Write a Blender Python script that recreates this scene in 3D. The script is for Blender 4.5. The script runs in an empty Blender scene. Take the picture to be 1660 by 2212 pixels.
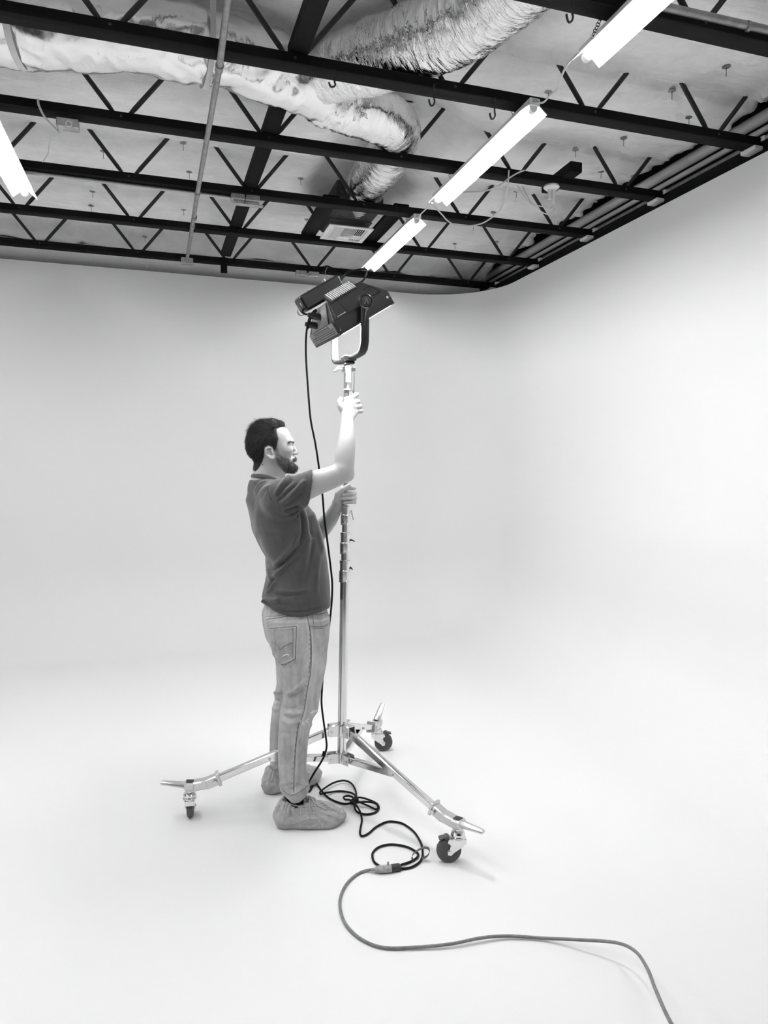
import bpy, bmesh, math, random
import numpy as np
from mathutils import Vector, Matrix, noise

# ---------------------------------------------------------------- camera, world, exposure
random.seed(7)
SC = bpy.context.scene
COL = SC.collection
IW, IH, FPX, HC = 1660, 2212, 1530.0, 1.58
_y, _p, _r = math.radians(17.25), math.radians(-3.8), math.radians(0.5)
_F = Vector((math.sin(_y)*math.cos(_p), math.cos(_y)*math.cos(_p), math.sin(_p)))
_R0 = Vector((math.cos(_y), -math.sin(_y), 0)); _U0 = _R0.cross(_F)
_R = _R0*math.cos(_r) + _U0*math.sin(_r); _U = _U0*math.cos(_r) - _R0*math.sin(_r)
CAM = Vector((0, 0, HC))
cd = bpy.data.cameras.new('camera'); cam = bpy.data.objects.new('camera', cd); COL.objects.link(cam)
cam.matrix_world = Matrix(((_R.x, _U.x, -_F.x, 0), (_R.y, _U.y, -_F.y, 0), (_R.z, _U.z, -_F.z, HC), (0, 0, 0, 1)))
cd.sensor_fit = 'VERTICAL'; cd.sensor_height = 36.0; cd.sensor_width = 27.0
cd.lens = FPX/IH*36.0; cd.clip_start = 0.05; cd.clip_end = 100
SC.camera = cam
W = bpy.data.worlds.new('world'); SC.world = W; W.use_nodes = True
W.node_tree.nodes['Background'].inputs[0].default_value = (1, 1, 1, 1)
W.node_tree.nodes['Background'].inputs[1].default_value = 0.35
SC.view_settings.view_transform = 'Standard'; SC.view_settings.look = 'None'
SC.view_settings.gamma = 1.0; SC.view_settings.use_curve_mapping = False
SC.view_settings.exposure = 0.48
TUBE_EMIT, PANEL_EMIT = 96.0, 60.0

def at(px, py, X=None, Y=None, Z=None):
    """point of the room on the plane X, Y or Z = const that the photograph shows at pixel px, py"""
    d = _F + _R*((px-IW/2)/FPX) - _U*((py-IH/2)/FPX)
    t = (X/d.x) if X is not None else (Y/d.y) if Y is not None else ((Z-HC)/d.z)
    return CAM + d*t

# ---------------------------------------------------------------- helpers
def mat(name, c=0.5, rough=0.6, metal=0.0, bump=None, var=None, emit=0.0, spec=None, coat=0.0, trans=0.0):
    m = bpy.data.materials.new(name); m.use_nodes = True
    nt = m.node_tree; b = nt.nodes['Principled BSDF']
    col = (c, c, c, 1)
    b.inputs['Base Color'].default_value = col
    b.inputs['Roughness'].default_value = rough; b.inputs['Metallic'].default_value = metal
    if spec is not None: b.inputs['Specular IOR Level'].default_value = spec
    if coat: b.inputs['Coat Weight'].default_value = coat
    if trans: b.inputs['Transmission Weight'].default_value = trans
    if emit:
        b.inputs['Emission Color'].default_value = (1, 1, 1, 1); b.inputs['Emission Strength'].default_value = emit
    if bump or var:
        tc = nt.nodes.new('ShaderNodeTexCoord')
    if var:   # (scale, amount, stretch)
        mp = nt.nodes.new('ShaderNodeMapping'); nt.links.new(tc.outputs['Object'], mp.inputs[0])
        mp.inputs['Scale'].default_value = var[2] if len(var) > 2 else (1, 1, 1)
        n = nt.nodes.new('ShaderNodeTexNoise'); n.inputs['Scale'].default_value = var[0]; n.inputs['Detail'].default_value = 6
        n.inputs['Roughness'].default_value = .65
        nt.links.new(mp.outputs[0], n.inputs['Vector'])
        r = nt.nodes.new('ShaderNodeMapRange'); nt.links.new(n.outputs['Fac'], r.inputs['Value'])
        r.inputs['From Min'].default_value = .3; r.inputs['From Max'].default_value = .7
        r.inputs['To Min'].default_value = c*(1-var[1]); r.inputs['To Max'].default_value = min(1, c*(1+var[1]))
        nt.links.new(r.outputs[0], b.inputs['Base Color'])
    if bump:  # (scale, distance, stretch)
        mp = nt.nodes.new('ShaderNodeMapping'); nt.links.new(tc.outputs['Object'], mp.inputs[0])
        mp.inputs['Scale'].default_value = bump[2] if len(bump) > 2 else (1, 1, 1)
        n = nt.nodes.new('ShaderNodeTexNoise'); n.inputs['Scale'].default_value = bump[0]; n.inputs['Detail'].default_value = 5
        nt.links.new(mp.outputs[0], n.inputs['Vector'])
        bp = nt.nodes.new('ShaderNodeBump'); bp.inputs['Distance'].default_value = bump[1]; bp.inputs['Strength'].default_value = 1.0
        nt.links.new(n.outputs['Fac'], bp.inputs['Height']); nt.links.new(bp.outputs[0], b.inputs['Normal'])
    return m

def frame(d):
    d = Vector(d).normalized(); a = Vector((0, 0, 1)) if abs(d.z) < .9 else Vector((1, 0, 0))
    u = d.cross(a).normalized(); return u, d.cross(u).normalized(), d

def smooth_path(pts, n=6):
    """Catmull-Rom through pts"""
    P = [Vector(p) for p in pts]
    if len(P) < 3: return P
    P = [P[0]*2-P[1]] + P + [P[-1]*2-P[-2]]
    out = []
    for i in range(1, len(P)-2):
        a, b, c, d = P[i-1:i+3]
        for k in range(n):
            t = k/n
            out.append(.5*((2*b) + (c-a)*t + (2*a-5*b+4*c-d)*t*t + (3*b-a-3*c+d)*t**3))
    out.append(P[-2]); return out

class MB:
    def __init__(s): s.v, s.f = [], []
    def add(s, v, f):
        o = len(s.v); s.v += [tuple(p) for p in v]; s.f += [tuple(i+o for i in q) for q in f]; return s
    def prism(s, poly, h0, h1, M=None, hole=None):
        """polygon in local xy extruded local z h0..h1, M a 4x4 placing it"""
        M = M or Matrix(); n = len(poly)
        v = [M @ Vector((x, y, h0)) for x, y in poly] + [M @ Vector((x, y, h1)) for x, y in poly]
        f = [tuple(range(n-1, -1, -1)), tuple(range(n, 2*n))] + [(i, (i+1) % n, (i+1) % n+n, i+n) for i in range(n)]
        return s.add(v, f)
    def box(s, c, size, M=None, ch=0.0):
        x, y, z = [q/2 for q in size]; c = Vector(c)
        T = (M or Matrix()) @ Matrix.Translation(c)
        if ch <= 0:
            return s.prism([(-x, -y), (x, -y), (x, y), (-x, y)], -z, z, T)
        k = ch; p = [(-x+k, -y), (x-k, -y), (x, -y+k), (x, y-k), (x-k, y), (-x+k, y), (-x, y-k), (-x, -y+k)]
        q = [(a*(1-k/x), b*(1-k/y)) for a, b in p]
        n = 8; v = []
        for poly, h in ((q, -z), (p, -z+k), (p, z-k), (q, z)): v += [T @ Vector((a, b, h)) for a, b in poly]
        f = [tuple(range(n-1, -1, -1)), tuple(range(3*n, 4*n))]
        for r in range(3): f += [(r*n+i, r*n+(i+1) % n, (r+1)*n+(i+1) % n, (r+1)*n+i) for i in range(n)]
        return s.add(v, f)
    def tube(s, pts, r, n=10, cap=True, flat=None):
        """swept tube; r a number or list; flat=(a,b) elliptical factors"""
        P = [Vector(p) for p in pts]; m = len(P)
        R = r if isinstance(r, (list, tuple)) else [r]*m
        T = []
        for i in range(m):
            d = P[min(i+1, m-1)]-P[max(i-1, 0)]
            T.append(d.normalized() if d.length > 1e-9 else Vector((0, 0, 1)))
        u = frame(T[0])[0]; v = []
        for i in range(m):
            u = (u - T[i]*u.dot(T[i]))
            u = u.normalized() if u.length > 1e-6 else frame(T[i])[0]
            w = T[i].cross(u)
            a, b = flat or (1, 1)
            for k in range(n):
                t = 2*math.pi*k/n
                v.append(P[i] + (u*math.cos(t)*a + w*math.sin(t)*b)*R[i])
        f = [(i*n+k, i*n+(k+1) % n, (i+1)*n+(k+1) % n, (i+1)*n+k) for i in range(m-1) for k in range(n)]
        if cap: f += [tuple(range(n-1, -1, -1)), tuple(range((m-1)*n, m*n))]
        return s.add(v, f)
    def cyl(s, a, b, r, r2=None, n=16): return s.tube([a, b], [r, r if r2 is None else r2], n)
    def bar(s, a, b, w, h, up=(0, 0, 1), ch=0.0):
        """box from a to b, width w sideways, height h along up"""
        a, b = Vector(a), Vector(b); d = (b-a); L = d.length; d.normalize()
        sd = d.cross(Vector(up)).normalized(); u = sd.cross(d)
        M = Matrix(((d.x, sd.x, u.x, (a.x+b.x)/2), (d.y, sd.y, u.y, (a.y+b.y)/2), (d.z, sd.z, u.z, (a.z+b.z)/2), (0, 0, 0, 1)))
        return s.box((0, 0, 0), (L, w, h), M, ch)
    def lathe(s, prof, o, d, n=24, close=True):
        """prof [(r,h)] about axis d from o"""
        u, w, d = frame(d); o = Vector(o); v = []
        for r, h in prof:
            for k in range(n):
                t = 2*math.pi*k/n; v.append(o + d*h + (u*math.cos(t)+w*math.sin(t))*r)
        m = len(prof)
        f = [(i*n+k, i*n+(k+1) % n, (i+1)*n+(k+1) % n, (i+1)*n+k) for i in range(m-1) for k in range(n)]
        if close: f += [tuple(range(n-1, -1, -1)), tuple(range((m-1)*n, m*n))]
        return s.add(v, f)
    def ball(s, c, r, n=12, m=8, sc=(1, 1, 1)):
        c = Vector(c); v = [c+Vector((0, 0, -r*sc[2]))]
        for i in range(1, m):
            a = -math.pi/2+math.pi*i/m
            for k in range(n):
                t = 2*math.pi*k/n
                v.append(c+Vector((r*math.cos(a)*math.cos(t)*sc[0], r*math.cos(a)*math.sin(t)*sc[1], r*math.sin(a)*sc[2])))
        v.append(c+Vector((0, 0, r*sc[2])))
        f = [(0, 1+(k+1) % n, 1+k) for k in range(n)]
        for i in range(m-2): f += [(1+i*n+k, 1+i*n+(k+1) % n, 1+(i+1)*n+(k+1) % n, 1+(i+1)*n+k) for k in range(n)]
        e = len(v)-1; f += [(1+(m-2)*n+k, 1+(m-2)*n+(k+1) % n, e) for k in range(n)]
        return s.add(v, f)
    def ring(s, c, d, R, r, n=24, m=8, flat=(1, 1)):
        u, w, d = frame(d); c = Vector(c); v = []
        for i in range(n):
            t = 2*math.pi*i/n; e = u*math.cos(t)+w*math.sin(t)
            for k in range(m):
                q = 2*math.pi*k/m; v.append(c+e*(R+r*flat[0]*math.cos(q))+d*(r*flat[1]*math.sin(q)))
        f = [(i*m+k, ((i+1) % n)*m+k, ((i+1) % n)*m+(k+1) % m, i*m+(k+1) % m) for i in range(n) for k in range(m)]
        return s.add(v, f)
    def obj(s, name, m, parent=None, angle=38, bevel=0):
        me = bpy.data.meshes.new(name); me.from_pydata(s.v, [], s.f); me.update()
        bm = bmesh.new(); bm.from_mesh(me); bmesh.ops.recalc_face_normals(bm, faces=bm.faces); bm.to_mesh(me); bm.free()
        me.materials.append(m)
        if angle: me.shade_smooth(); me.set_sharp_from_angle(angle=math.radians(angle))
        o = bpy.data.objects.new(name, me); COL.objects.link(o)
        if parent is not None:
            o.parent = parent; o.matrix_parent_inverse = Matrix.Translation(-Vector(parent.location))
        if bevel:
            b = o.modifiers.new('bevel', 'BEVEL'); b.width = bevel; b.segments = 2; b.limit_method = 'ANGLE'
        return o

def tag(o, label=None, cat=None, group=None, kind=None):
    if label: o['label'] = label
    if cat: o['category'] = cat
    if group: o['group'] = group
    if kind: o['kind'] = kind
    return o
def thing(name, label, cat, loc=(0, 0, 0), group=None):
    o = bpy.data.objects.new(name, None); COL.objects.link(o); o.location = loc; o.empty_display_size = .05
    return tag(o, label, cat, group)
def struct(o): o['kind'] = 'structure'; return o

# ---------------------------------------------------------------- materials
M_CYC = mat('white_cyclorama_paint', .79, .62, bump=(35, .0006), spec=.25)
M_FLOOR = M_CYC
M_WALL = mat('white_building_wall', .55, .7, bump=(30, .001))
M_DARKWALL = mat('dark_wall_gap', .03, .9, bump=(12, .004))
M_BLACK = mat('black_painted_timber', .006, .75, bump=(60, .0006, (.2, 1, 1)), var=(6, .35), spec=.12)
M_STEEL = mat('black_painted_steel_tube', .016, .5, var=(9, .3))
M_BLANKET = mat('insulation_blanket_facing', .88, .75, bump=(7, .035, (.6, 1.5, 1)), var=(6, .08))
M_DECK = mat('roof_deck', .06, .9, bump=(8, .003))
M_CHROME = mat('bright_chrome', .72, .13, 1.0, var=(14, .06))
M_ZINC = mat('polished_zinc', .78, .26, 1.0, bump=(90, .0002), var=(30, .1))
M_CAST = mat('cast_aluminium', .66, .36, 1.0, bump=(140, .0004))
M_RUBBER = mat('grey_rubber', .075, .6, bump=(80, .0004))
M_BPLASTIC = mat('black_plastic', .008, .38, bump=(200, .0002))
M_DHOUSING = mat('dark_grey_housing', .024, .5, bump=(220, .0003))
M_GHOUSING = mat('mid_grey_housing', .20, .5, bump=(220, .0003))
M_CABLE = mat('black_rubber_cable', .004, .6, spec=.2)
M_GCABLE = mat('grey_cord', .17, .55, bump=(150, .0005), var=(60, .25))
M_WCABLE = mat('white_cord', .62, .5)
M_PIPE = mat('grey_conduit', .32, .42, .6, var=(20, .25))
M_WPIPE = mat('pale_painted_pipe', .8, .6, var=(3, .06))
M_BOX = mat('galvanised_box', .42, .4, .7, var=(25, .25))
M_WENAMEL = mat('white_enamel', .82, .35)
M_TUBE = mat('lit_fluorescent_tube', .9, .4, emit=TUBE_EMIT)
M_TUBE2 = mat('lit_fluorescent_tube_dimmed', .9, .4, emit=TUBE_EMIT*.52)  # right-hand tubes turned down so the right wall does not burn out
M_PANEL = mat('lit_panel_diffuser', .9, .5, emit=PANEL_EMIT)
M_LABEL = mat('pale_print', .75, .5)
M_INK = mat('dark_print', .22, .6)
M_TAPE = mat('white_tape', .85, .6, bump=(60, .001))
# ---------------------------------------------------------------- the room
XW, YW, ZT, RC, RF = 3.06, 6.637, 3.25, 0.34, 0.70      # right wall, back wall, wall top, corner radius, cove radius
XL, YN = -5.2, -3.6
def profile():   # (inward offset, z) from the cove foot to the wall top
    p = [(RF-RF*math.sin(a), RF-RF*math.cos(a)) for a in [math.pi/2*i/20 for i in range(21)]]
    return p + [(0, RF+(ZT-RF)*i/8) for i in range(1, 9)]
def sweep(path, name):
    """path: [(x,y,nx,ny)] with inward normal; cove foot meets the floor, the wall has a back 5 cm behind"""
    pr = profile(); v = []; f = []
    pr2 = pr + [(-.05, ZT), (-.05, 0.0)]
    n = len(pr2)
    for (x, y, nx, ny) in path:
        for o, z in pr2: v.append((x+nx*o, y+ny*o, z))
    for i in range(len(path)-1):
        f += [(i*n+k, i*n+k+1, (i+1)*n+k+1, (i+1)*n+k) for k in range(n-1)]
    return struct(MB().add(v, f).obj(name, M_CYC, angle=40))
# in the corner the radius at the wall is RC and the cove foot turns about the same centre
def corner():
    out = []
    cx, cy = XW-RF-.02, YW-RF-.02        # the cove foot must not cross itself, so turn on the cove radius
    R = RF+.02
    for i in range(25):
        a = math.pi/2*(1-i/24); out.append((cx+R*math.cos(a), cy+R*math.sin(a), -math.cos(a), -math.sin(a)))
    return out
cn = corner()
back = [(XL+i*(cn[0][0]-XL)/10, YW, 0, -1) for i in range(10)] + [cn[0]]
sweep(back, 'wall_back')
right = cn + [(XW, cn[-1][1]-(cn[-1][1]-YN)*i/10, -1, 0) for i in range(1, 11)]
sweep(right, 'wall_right')
struct(MB().box(((XL+XW)/2, (-1.2+YW)/2+.1, -.06), (XW-XL+.4, YW+1.2+.2, .12)).obj('floor', M_FLOOR))
struct(MB().box(((XL+XW)/2, (YN-1.3)/2-.1, -.065), (XW-XL+.4, -YN-1, .12)).obj('floor', mat('grey_concrete', .22, .7, var=(3, .15))))
struct(MB().box((XL-.05, (YN+7.4)/2, 1.98), (.1, 7.4-YN, 4.0)).obj('wall_left', M_WALL))
struct(MB().box(((XL+3.6)/2, YN-.05, 1.98), (3.6-XL, .1, 4.0)).obj('wall_front', M_WALL))
# the building's own walls behind the cyclorama
struct(MB().box(((XL+3.6)/2, 7.45, 1.98), (3.6-XL, .1, 4.0)).obj('wall_rear', M_DARKWALL))
struct(MB().box((3.55, (YN+7.5)/2, 1.98), (.1, 7.5-YN, 4.0)).obj('wall_side', M_DARKWALL))
CEIL = struct(MB().box(((XL+3.6)/2, (YN+7.5)/2, 4.02), (3.6-XL, 7.5-YN, .08)).obj('ceiling', M_DECK))

# ---------------------------------------------------------------- ducts (paths first, the blanket rises over them)
def foil(name, dist, st):
    M = mat(name, .88, .13, 1.0)
    nt = M.node_tree; b = nt.nodes['Principled BSDF']
    atr = nt.nodes.new('ShaderNodeAttribute'); atr.attribute_name = 'duct'      # (run, cos, sin) round the duct
    hs_ = []
    for sc_, st_ in ((1.0, st), (1.0, tuple(q*2.8 for q in st))):
        mp = nt.nodes.new('ShaderNodeMapping'); mp.inputs['Scale'].default_value = st_; nt.links.new(atr.outputs['Vector'], mp.inputs[0])
        n_ = nt.nodes.new('ShaderNodeTexNoise'); n_.inputs['Scale'].default_value = 1.0; n_.inputs['Detail'].default_value = 3; n_.inputs['Distortion'].default_value = .6; nt.links.new(mp.outputs[0], n_.inputs['Vector'])
        s1 = nt.nodes.new('ShaderNodeMath'); s1.operation = 'SUBTRACT'; s1.inputs[1].default_value = .5; nt.links.new(n_.outputs['Fac'], s1.inputs[0])
        s2 = nt.nodes.new('ShaderNodeMath'); s2.operation = 'ABSOLUTE'; nt.links.new(s1.outputs[0], s2.inputs[0]); hs_.append(s2)
    ad = nt.nodes.new('ShaderNodeMath'); ad.operation = 'MULTIPLY_ADD'; ad.inputs[1].default_value = .45
    nt.links.new(hs_[1].outputs[0], ad.inputs[0]); nt.links.new(hs_[0].outputs[0], ad.inputs[2])
    bp = nt.nodes.new('ShaderNodeBump'); bp.inputs['Distance'].default_value = dist; bp.inputs['Strength'].default_value = .8
    nt.links.new(ad.outputs[0], bp.inputs['Height']); nt.links.new(bp.outputs[0], b.inputs['Normal'])
    return M
M_FOIL_A = foil('smooth_silver_foil', .0045, (17, 1.3, 1.3)); M_FOIL_A.node_tree.nodes['Principled BSDF'].inputs['Roughness'].default_value = .22; M_FOIL_B = foil('crinkled_silver_foil', .020, (26, 1.1, 1.1)); M_FOIL_C = foil('ribbed_silver_foil', .010, (30, .9, .9))
M_STRAP = mat('white_duct_strap', .7, .5)

ZD = 3.53
trunk = [at(-330, -15, Z=ZD), at(-150, 15, Z=ZD), at(0, 52, Z=ZD), at(150, 62, Z=ZD), at(300, 72, Z=ZD), at(430, 98, Z=ZD), at(520, 122, Z=ZD), at(600, 152, Z=ZD-.02), at(668, 192, Z=ZD-.04), at(705, 212, Z=ZD-.05)]
branch = [at(1230, -190, Z=ZD+.02), at(1150, -80, Z=ZD+.02), at(1050, 12, Z=ZD+.02), at(960, 64, Z=ZD+.02), at(850, 108, Z=ZD+.015), at(755, 138, Z=ZD), at(690, 165, Z=ZD-.01)]
elbow = [at(680, 205, Z=3.50), at(745, 228, Z=3.49), at(800, 246, Z=3.49), at(842, 264, Z=3.50), at(858, 290, Z=3.52), at(845, 325, Z=3.53), at(822, 358, Z=3.53), at(795, 395, Z=3.53), at(776, 421, Z=3.53), at(768, 434, Z=3.53)]
def ductmesh(path, rad, name, label, m_, ripple=.006, crease=.02, seed=0, rfun=None):
    P = smooth_path(path, 24); 
    # resample evenly
    L = [0]
    for i in range(1, len(P)): L.append(L[-1]+(P[i]-P[i-1]).length)
    m = int(L[-1]/.009); Q = []; j = 0
    for i in range(m+1):
        s = L[-1]*i/m
        while j < len(L)-2 and L[j+1] < s: j += 1
        t = (s-L[j])/max(1e-9, L[j+1]-L[j]); Q.append(P[j].lerp(P[j+1], t))
    n = 72; v = []; u = None; dc = []
    for i, q in enumerate(Q):
        T = (Q[min(i+1, m)]-Q[max(i-1, 0)]).normalized()
        u = frame(T)[0] if u is None else (u-T*u.dot(T)).normalized()
        w = T.cross(u); s = L[-1]*i/m
        r0 = rad*(rfun(s/L[-1]) if rfun else 1)
        for k in range(n):
            t = 2*math.pi*k/n; e = u*math.cos(t)+w*math.sin(t)
            p = q+e*r0
            # crinkles run round the duct: stretched noise, plus large dents
            a = noise.noise(Vector((s*42+seed, math.cos(t)*2.2, math.sin(t)*2.2)))
            a2 = noise.noise(Vector((s*95+seed, math.cos(t)*4.5+9, math.sin(t)*4.5)))
            d = noise.noise(Vector((p.x*5+seed, p.y*5, p.z*5)))
            c = abs(noise.noise(Vector((p.x*11, p.y*11+seed, p.z*11))))
            rr = r0 + ripple*(a+.6*a2) + crease*d*.6 - crease*c*.5
            v.append(q+e*rr); dc += [s, math.cos(t), math.sin(t)]
    f = [(i*n+k, i*n+(k+1) % n, (i+1)*n+(k+1) % n, (i+1)*n+k) for i in range(m) for k in range(n)]
    f += [tuple(range(n-1, -1, -1)), tuple(range(m*n, (m+1)*n))]
    root = thing(name, label, 'duct', Q[0])
    fo = MB().add(v, f).obj('foil_sleeve', m_, root, angle=60)
    da = fo.data.attributes.new('duct', 'FLOAT_VECTOR', 'POINT'); da.data.foreach_set('vector', dc)
    return root, Q
D1, Q1 = ductmesh(trunk, .165, 'flexible_duct', 'long silver foil duct lying along the upper left behind the first black joist', M_FOIL_A, .002, .034, 1, lambda t: 1.0 if t < .86 else 1-.25*(t-.86)/.14)
D2, Q2 = ductmesh(branch, .165, 'flexible_duct', 'wide crinkled silver foil duct sweeping down from the top edge over the first joist', M_FOIL_B, .007, .012, 5, lambda t: 1.0 if t < .8 else 1-.2*(t-.8)/.2)
D3, Q3 = ductmesh(elbow, .142, 'flexible_duct', 'silver foil duct printed JPL that bends away down to the ceiling vent', M_FOIL_C, .0035, .014, 11, lambda t: .82+.18*min(1, t/.12) if t < .9 else 1-.1*(t-.9)/.1)
# bands and strap hangers on the long duct
def band(root, Q, idx, rad, wd, name='strap', hang=True, m=M_STRAP):
    q = Q[idx]; T = (Q[idx+3]-Q[idx-3]).normalized()
    u = T.cross(Vector((0, 0, 1))).normalized(); w = u.cross(T)
    mb = MB(); pts = []
    for k in range(0, 25):
        t = math.pi*k/24; pts.append(q - w*math.sin(t)*rad + u*math.cos(t)*rad)
    if hang: pts = [pts[0]+Vector((0, 0, .42))] + pts + [pts[-1]+Vector((0, 0, .42))]
    v = []; 
    for p in pts:
        c = (p-q); c.normalize()
        for o in (-wd/2, wd/2): v.append(p+T*o); v.append(p+T*o+c*.002)
    f = []
    for i in range(len(pts)-1):
        a = i*4; b2 = a+4
        f += [(a+1, a+3, b2+3, b2+1), (a, b2, b2+2, a+2), (a, a+1, b2+1, b2), (a+2, b2+2, b2+3, a+3)]
    mb.add(v, f).obj(name, m, root, angle=40)
def nearest(Q, px, py, Z):
    p = at(px, py, Z=Z); return min(range(6, len(Q)-6), key=lambda i: (Q[i]-p).length)
band(D1, Q1, nearest(Q1, 45, 62, ZD), .172, .03)
band(D1, Q1, nearest(Q1, 447, 100, ZD), .172, .026)
M_FTAPE = mat('foil_tape', .85, .15, 1.0, bump=(60, .008))
v = []; n_ = 48; T = (Q3[10]-Q3[0]).normalized(); u_, w_, _t = frame(T)
for i in range(15):   # crumpled foil tape where the three ducts join
    q = Q3[0].lerp(Q3[16], i/14)
    for k in range(n_):
        t = 2*math.pi*k/n_; e = u_*math.cos(t)+w_*math.sin(t); pp_ = q+e*.1
        v.append(q+e*(.122+.010*i/14+.022*noise.noise(pp_*19)+.014*abs(noise.noise(pp_*45))))
f = [(i*n_+k, i*n_+(k+1) % n_, (i+1)*n_+(k+1) % n_, (i+1)*n_+k) for i in range(14) for k in range(n_)]
MB().add(v, f).obj('foil_tape', M_FTAPE, D3, angle=30)
# printing on the duct: letters and small text rows wrapped on the foil as thin raised print
def print_on(Q, rad, s_idx, ang, txt, size, root, along=True):
    cu = bpy.data.curves.new('print', 'FONT'); cu.body = txt; cu.size = size; cu.align_x = 'LEFT'; cu.resolution_u = 2
    to = bpy.data.objects.new('tmp', cu); COL.objects.link(to); bpy.context.view_layer.update()
    me = to.to_mesh(); vs = [v.co.copy() for v in me.vertices]; fs = [tuple(p.vertices) for p in me.polygons]; to.to_mesh_clear()
    bpy.data.objects.remove(to); bpy.data.curves.remove(cu)
    step = (Q[s_idx+1]-Q[s_idx]).length; out = []
    for c in vs:
        i = s_idx + c.x/step; j = int(min(max(0, i), len(Q)-3)); q = Q[j].lerp(Q[j+1], i-j)
        T = (Q[j+2]-Q[max(0, j-2)]).normalized()
        u = T.cross(Vector((0, 0, 1))).normalized()   # to the right of travel, the near side
        w = u.cross(T)
        a = ang + c.y/rad
        out.append(q + (u*math.cos(a)+w*math.sin(a))*(rad))
    MB().add(out, fs).obj('printed_text', M_INK, root, angle=0)
RP = .152
for (px, py, ang, txt, sz) in ((757, 233, -.68, 'JPL', .034),
                               (812, 258, -1.08, '=====', .012), (846, 256, -.55, '- 6 ==', .022), (838, 262, -.85, '== ===== ===', .012), (838, 262, -.97, '=== === ===', .012),
                               (836, 264, -1.09, '= ======= ==', .012), (836, 264, -1.21, '== ==== ====', .012)):
    print_on(Q3, RP, nearest(Q3, px, py, 3.49), ang, txt, sz, D3)

# ---------------------------------------------------------------- insulation blanket, one sagging piece per joist bay
JY = {'Z0': 1.69, 'Z': 2.533, 'A': 3.292, 'B': 4.090, 'C': 4.888, 'D': 5.711, 'E': 6.560}     # far edge of each bottom chord
ZJ, CH, CWD = 3.334, .046, .088
allq = [(q, .165) for q in Q1[::8]+Q2[::8]] + [(q, .142) for q in Q3[::8]]
QA = np.array([(q.x, q.y, q.z, r) for q, r in allq])
def zblank(x, y):
    # sag between the joists, wrinkles, rise over the ducts
    ys = [JY[k]-CWD/2 for k in ('Z0', 'Z', 'A', 'B', 'C', 'D', 'E')]
    z = 3.60
    d = min(abs(y-q) for q in ys)
    z += .025*math.exp(-(d/.05)**2) - .018*math.exp(-((d-.22)/.12)**2)
    z += .026*noise.noise(Vector((x*1.7, y*2.1, 0))) + .014*noise.noise(Vector((x*5, y*9, 4))) + .012*(1-abs(noise.noise(Vector((x*2.2, y*4.5, 9))))*2)*.5
    # folded flap along joist B
    for yj, xa, am in ((3.235, .9, .075), (4.03, 1.5, .05), (4.03, -9, .022), (4.84, 1.9, .04), (2.47, 1.9, .04)):
        if x > xa:
            wv = .018*math.sin(x*4+yj)+.012*noise.noise(Vector((x*6, yj, 0)))
            z -= am*min(1, (x-xa)/.4)*math.exp(-((y-yj-wv)/.020)**2)*(.55+.6*noise.noise(Vector((x*2.3, yj*3, 1))))
            z += .4*am*min(1, (x-xa)/.4)*math.exp(-((y-yj-wv-.05)/.025)**2)
    t6 = min(1, max(0, (y-6.50)/.30)); z -= .12*t6*t6*(3-2*t6)
    for (px_, py_) in PINS:
        r = math.hypot(x-px_, y-py_)
        if r < .25: z += .03*math.exp(-r/.05) + .009*math.cos(8*math.atan2(y-py_, x-px_)+py_)*math.exp(-((r-.08)/.06)**2)
    dx = QA[:, 0]-x; dy = QA[:, 1]-y; d2 = np.hypot(dx, dy); k = d2.argmin()
    if d2[k] < .42:
        need = QA[k, 2]+QA[k, 3]+.035; t = 1-max(0, (d2[k]-.20)/.22); t = t*t*(3-2*t)
        z = z + max(0, need-z)*t
    return min(z, 3.94)
PINS = [(p.x, p.y) for p in (at(a, c, Z=3.59) for a, c in ((1570, 146), (1489, 262), (1244, 333), (1348, 305), (1185, 202), (396, 325), (409, 379), (200, 416), (197, 451), (401, 422), (397, 463), (650, 392), (663, 474), (178, 497), (313, 500), (1299, 376), (1116, 427), (1066, 464), (1023, 497), (1075, 521), (926, 573), (983, 531), (1452, 210), (223, 330)))]
edges = [-.2, 1.69-CWD/2, 2.533-CWD/2, 3.292-CWD/2, 4.09-CWD/2, 4.888-CWD/2, 5.711-CWD/2, 6.80]
for bi in range(7):
    y0, y1 = edges[bi]-.008, edges[bi+1]+.008
    x0 = -3.6; nx, ny = 230, max(14, int((y1-y0)/.016)); v = []
    for j in range(ny+1):
        y = y0+(y1-y0)*j/ny
        xe = 3.17 + .05*noise.noise(Vector((y*5, 1, 2))) + .03*noise.noise(Vector((y*17, 5, 2)))
        for i in range(nx+1):
            x = x0+(xe-x0)*i/nx
            yy = y
            if bi == 6 and j > ny-8: yy = y + (.07*noise.noise(Vector((x*3, 8, 1)))+.04*noise.noise(Vector((x*11, 2, 1)))+.02*noise.noise(Vector((x*31, 2, 1))))*(j-ny+8)/8
            z = zblank(x, yy)
            if i > nx-3: z += .03*noise.noise(Vector((y*9, i, 3)))-.01
            v.append((x, yy, z))
    f = [(j*(nx+1)+i, (j+1)*(nx+1)+i, (j+1)*(nx+1)+i+1, j*(nx+1)+i+1) for j in range(ny) for i in range(nx)]
    o = MB().add(v, f).obj('insulation_blanket', M_BLANKET, CEIL, angle=60)
    sm = o.modifiers.new('thick', 'SOLIDIFY'); sm.thickness = .012; sm.offset = 1

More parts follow.
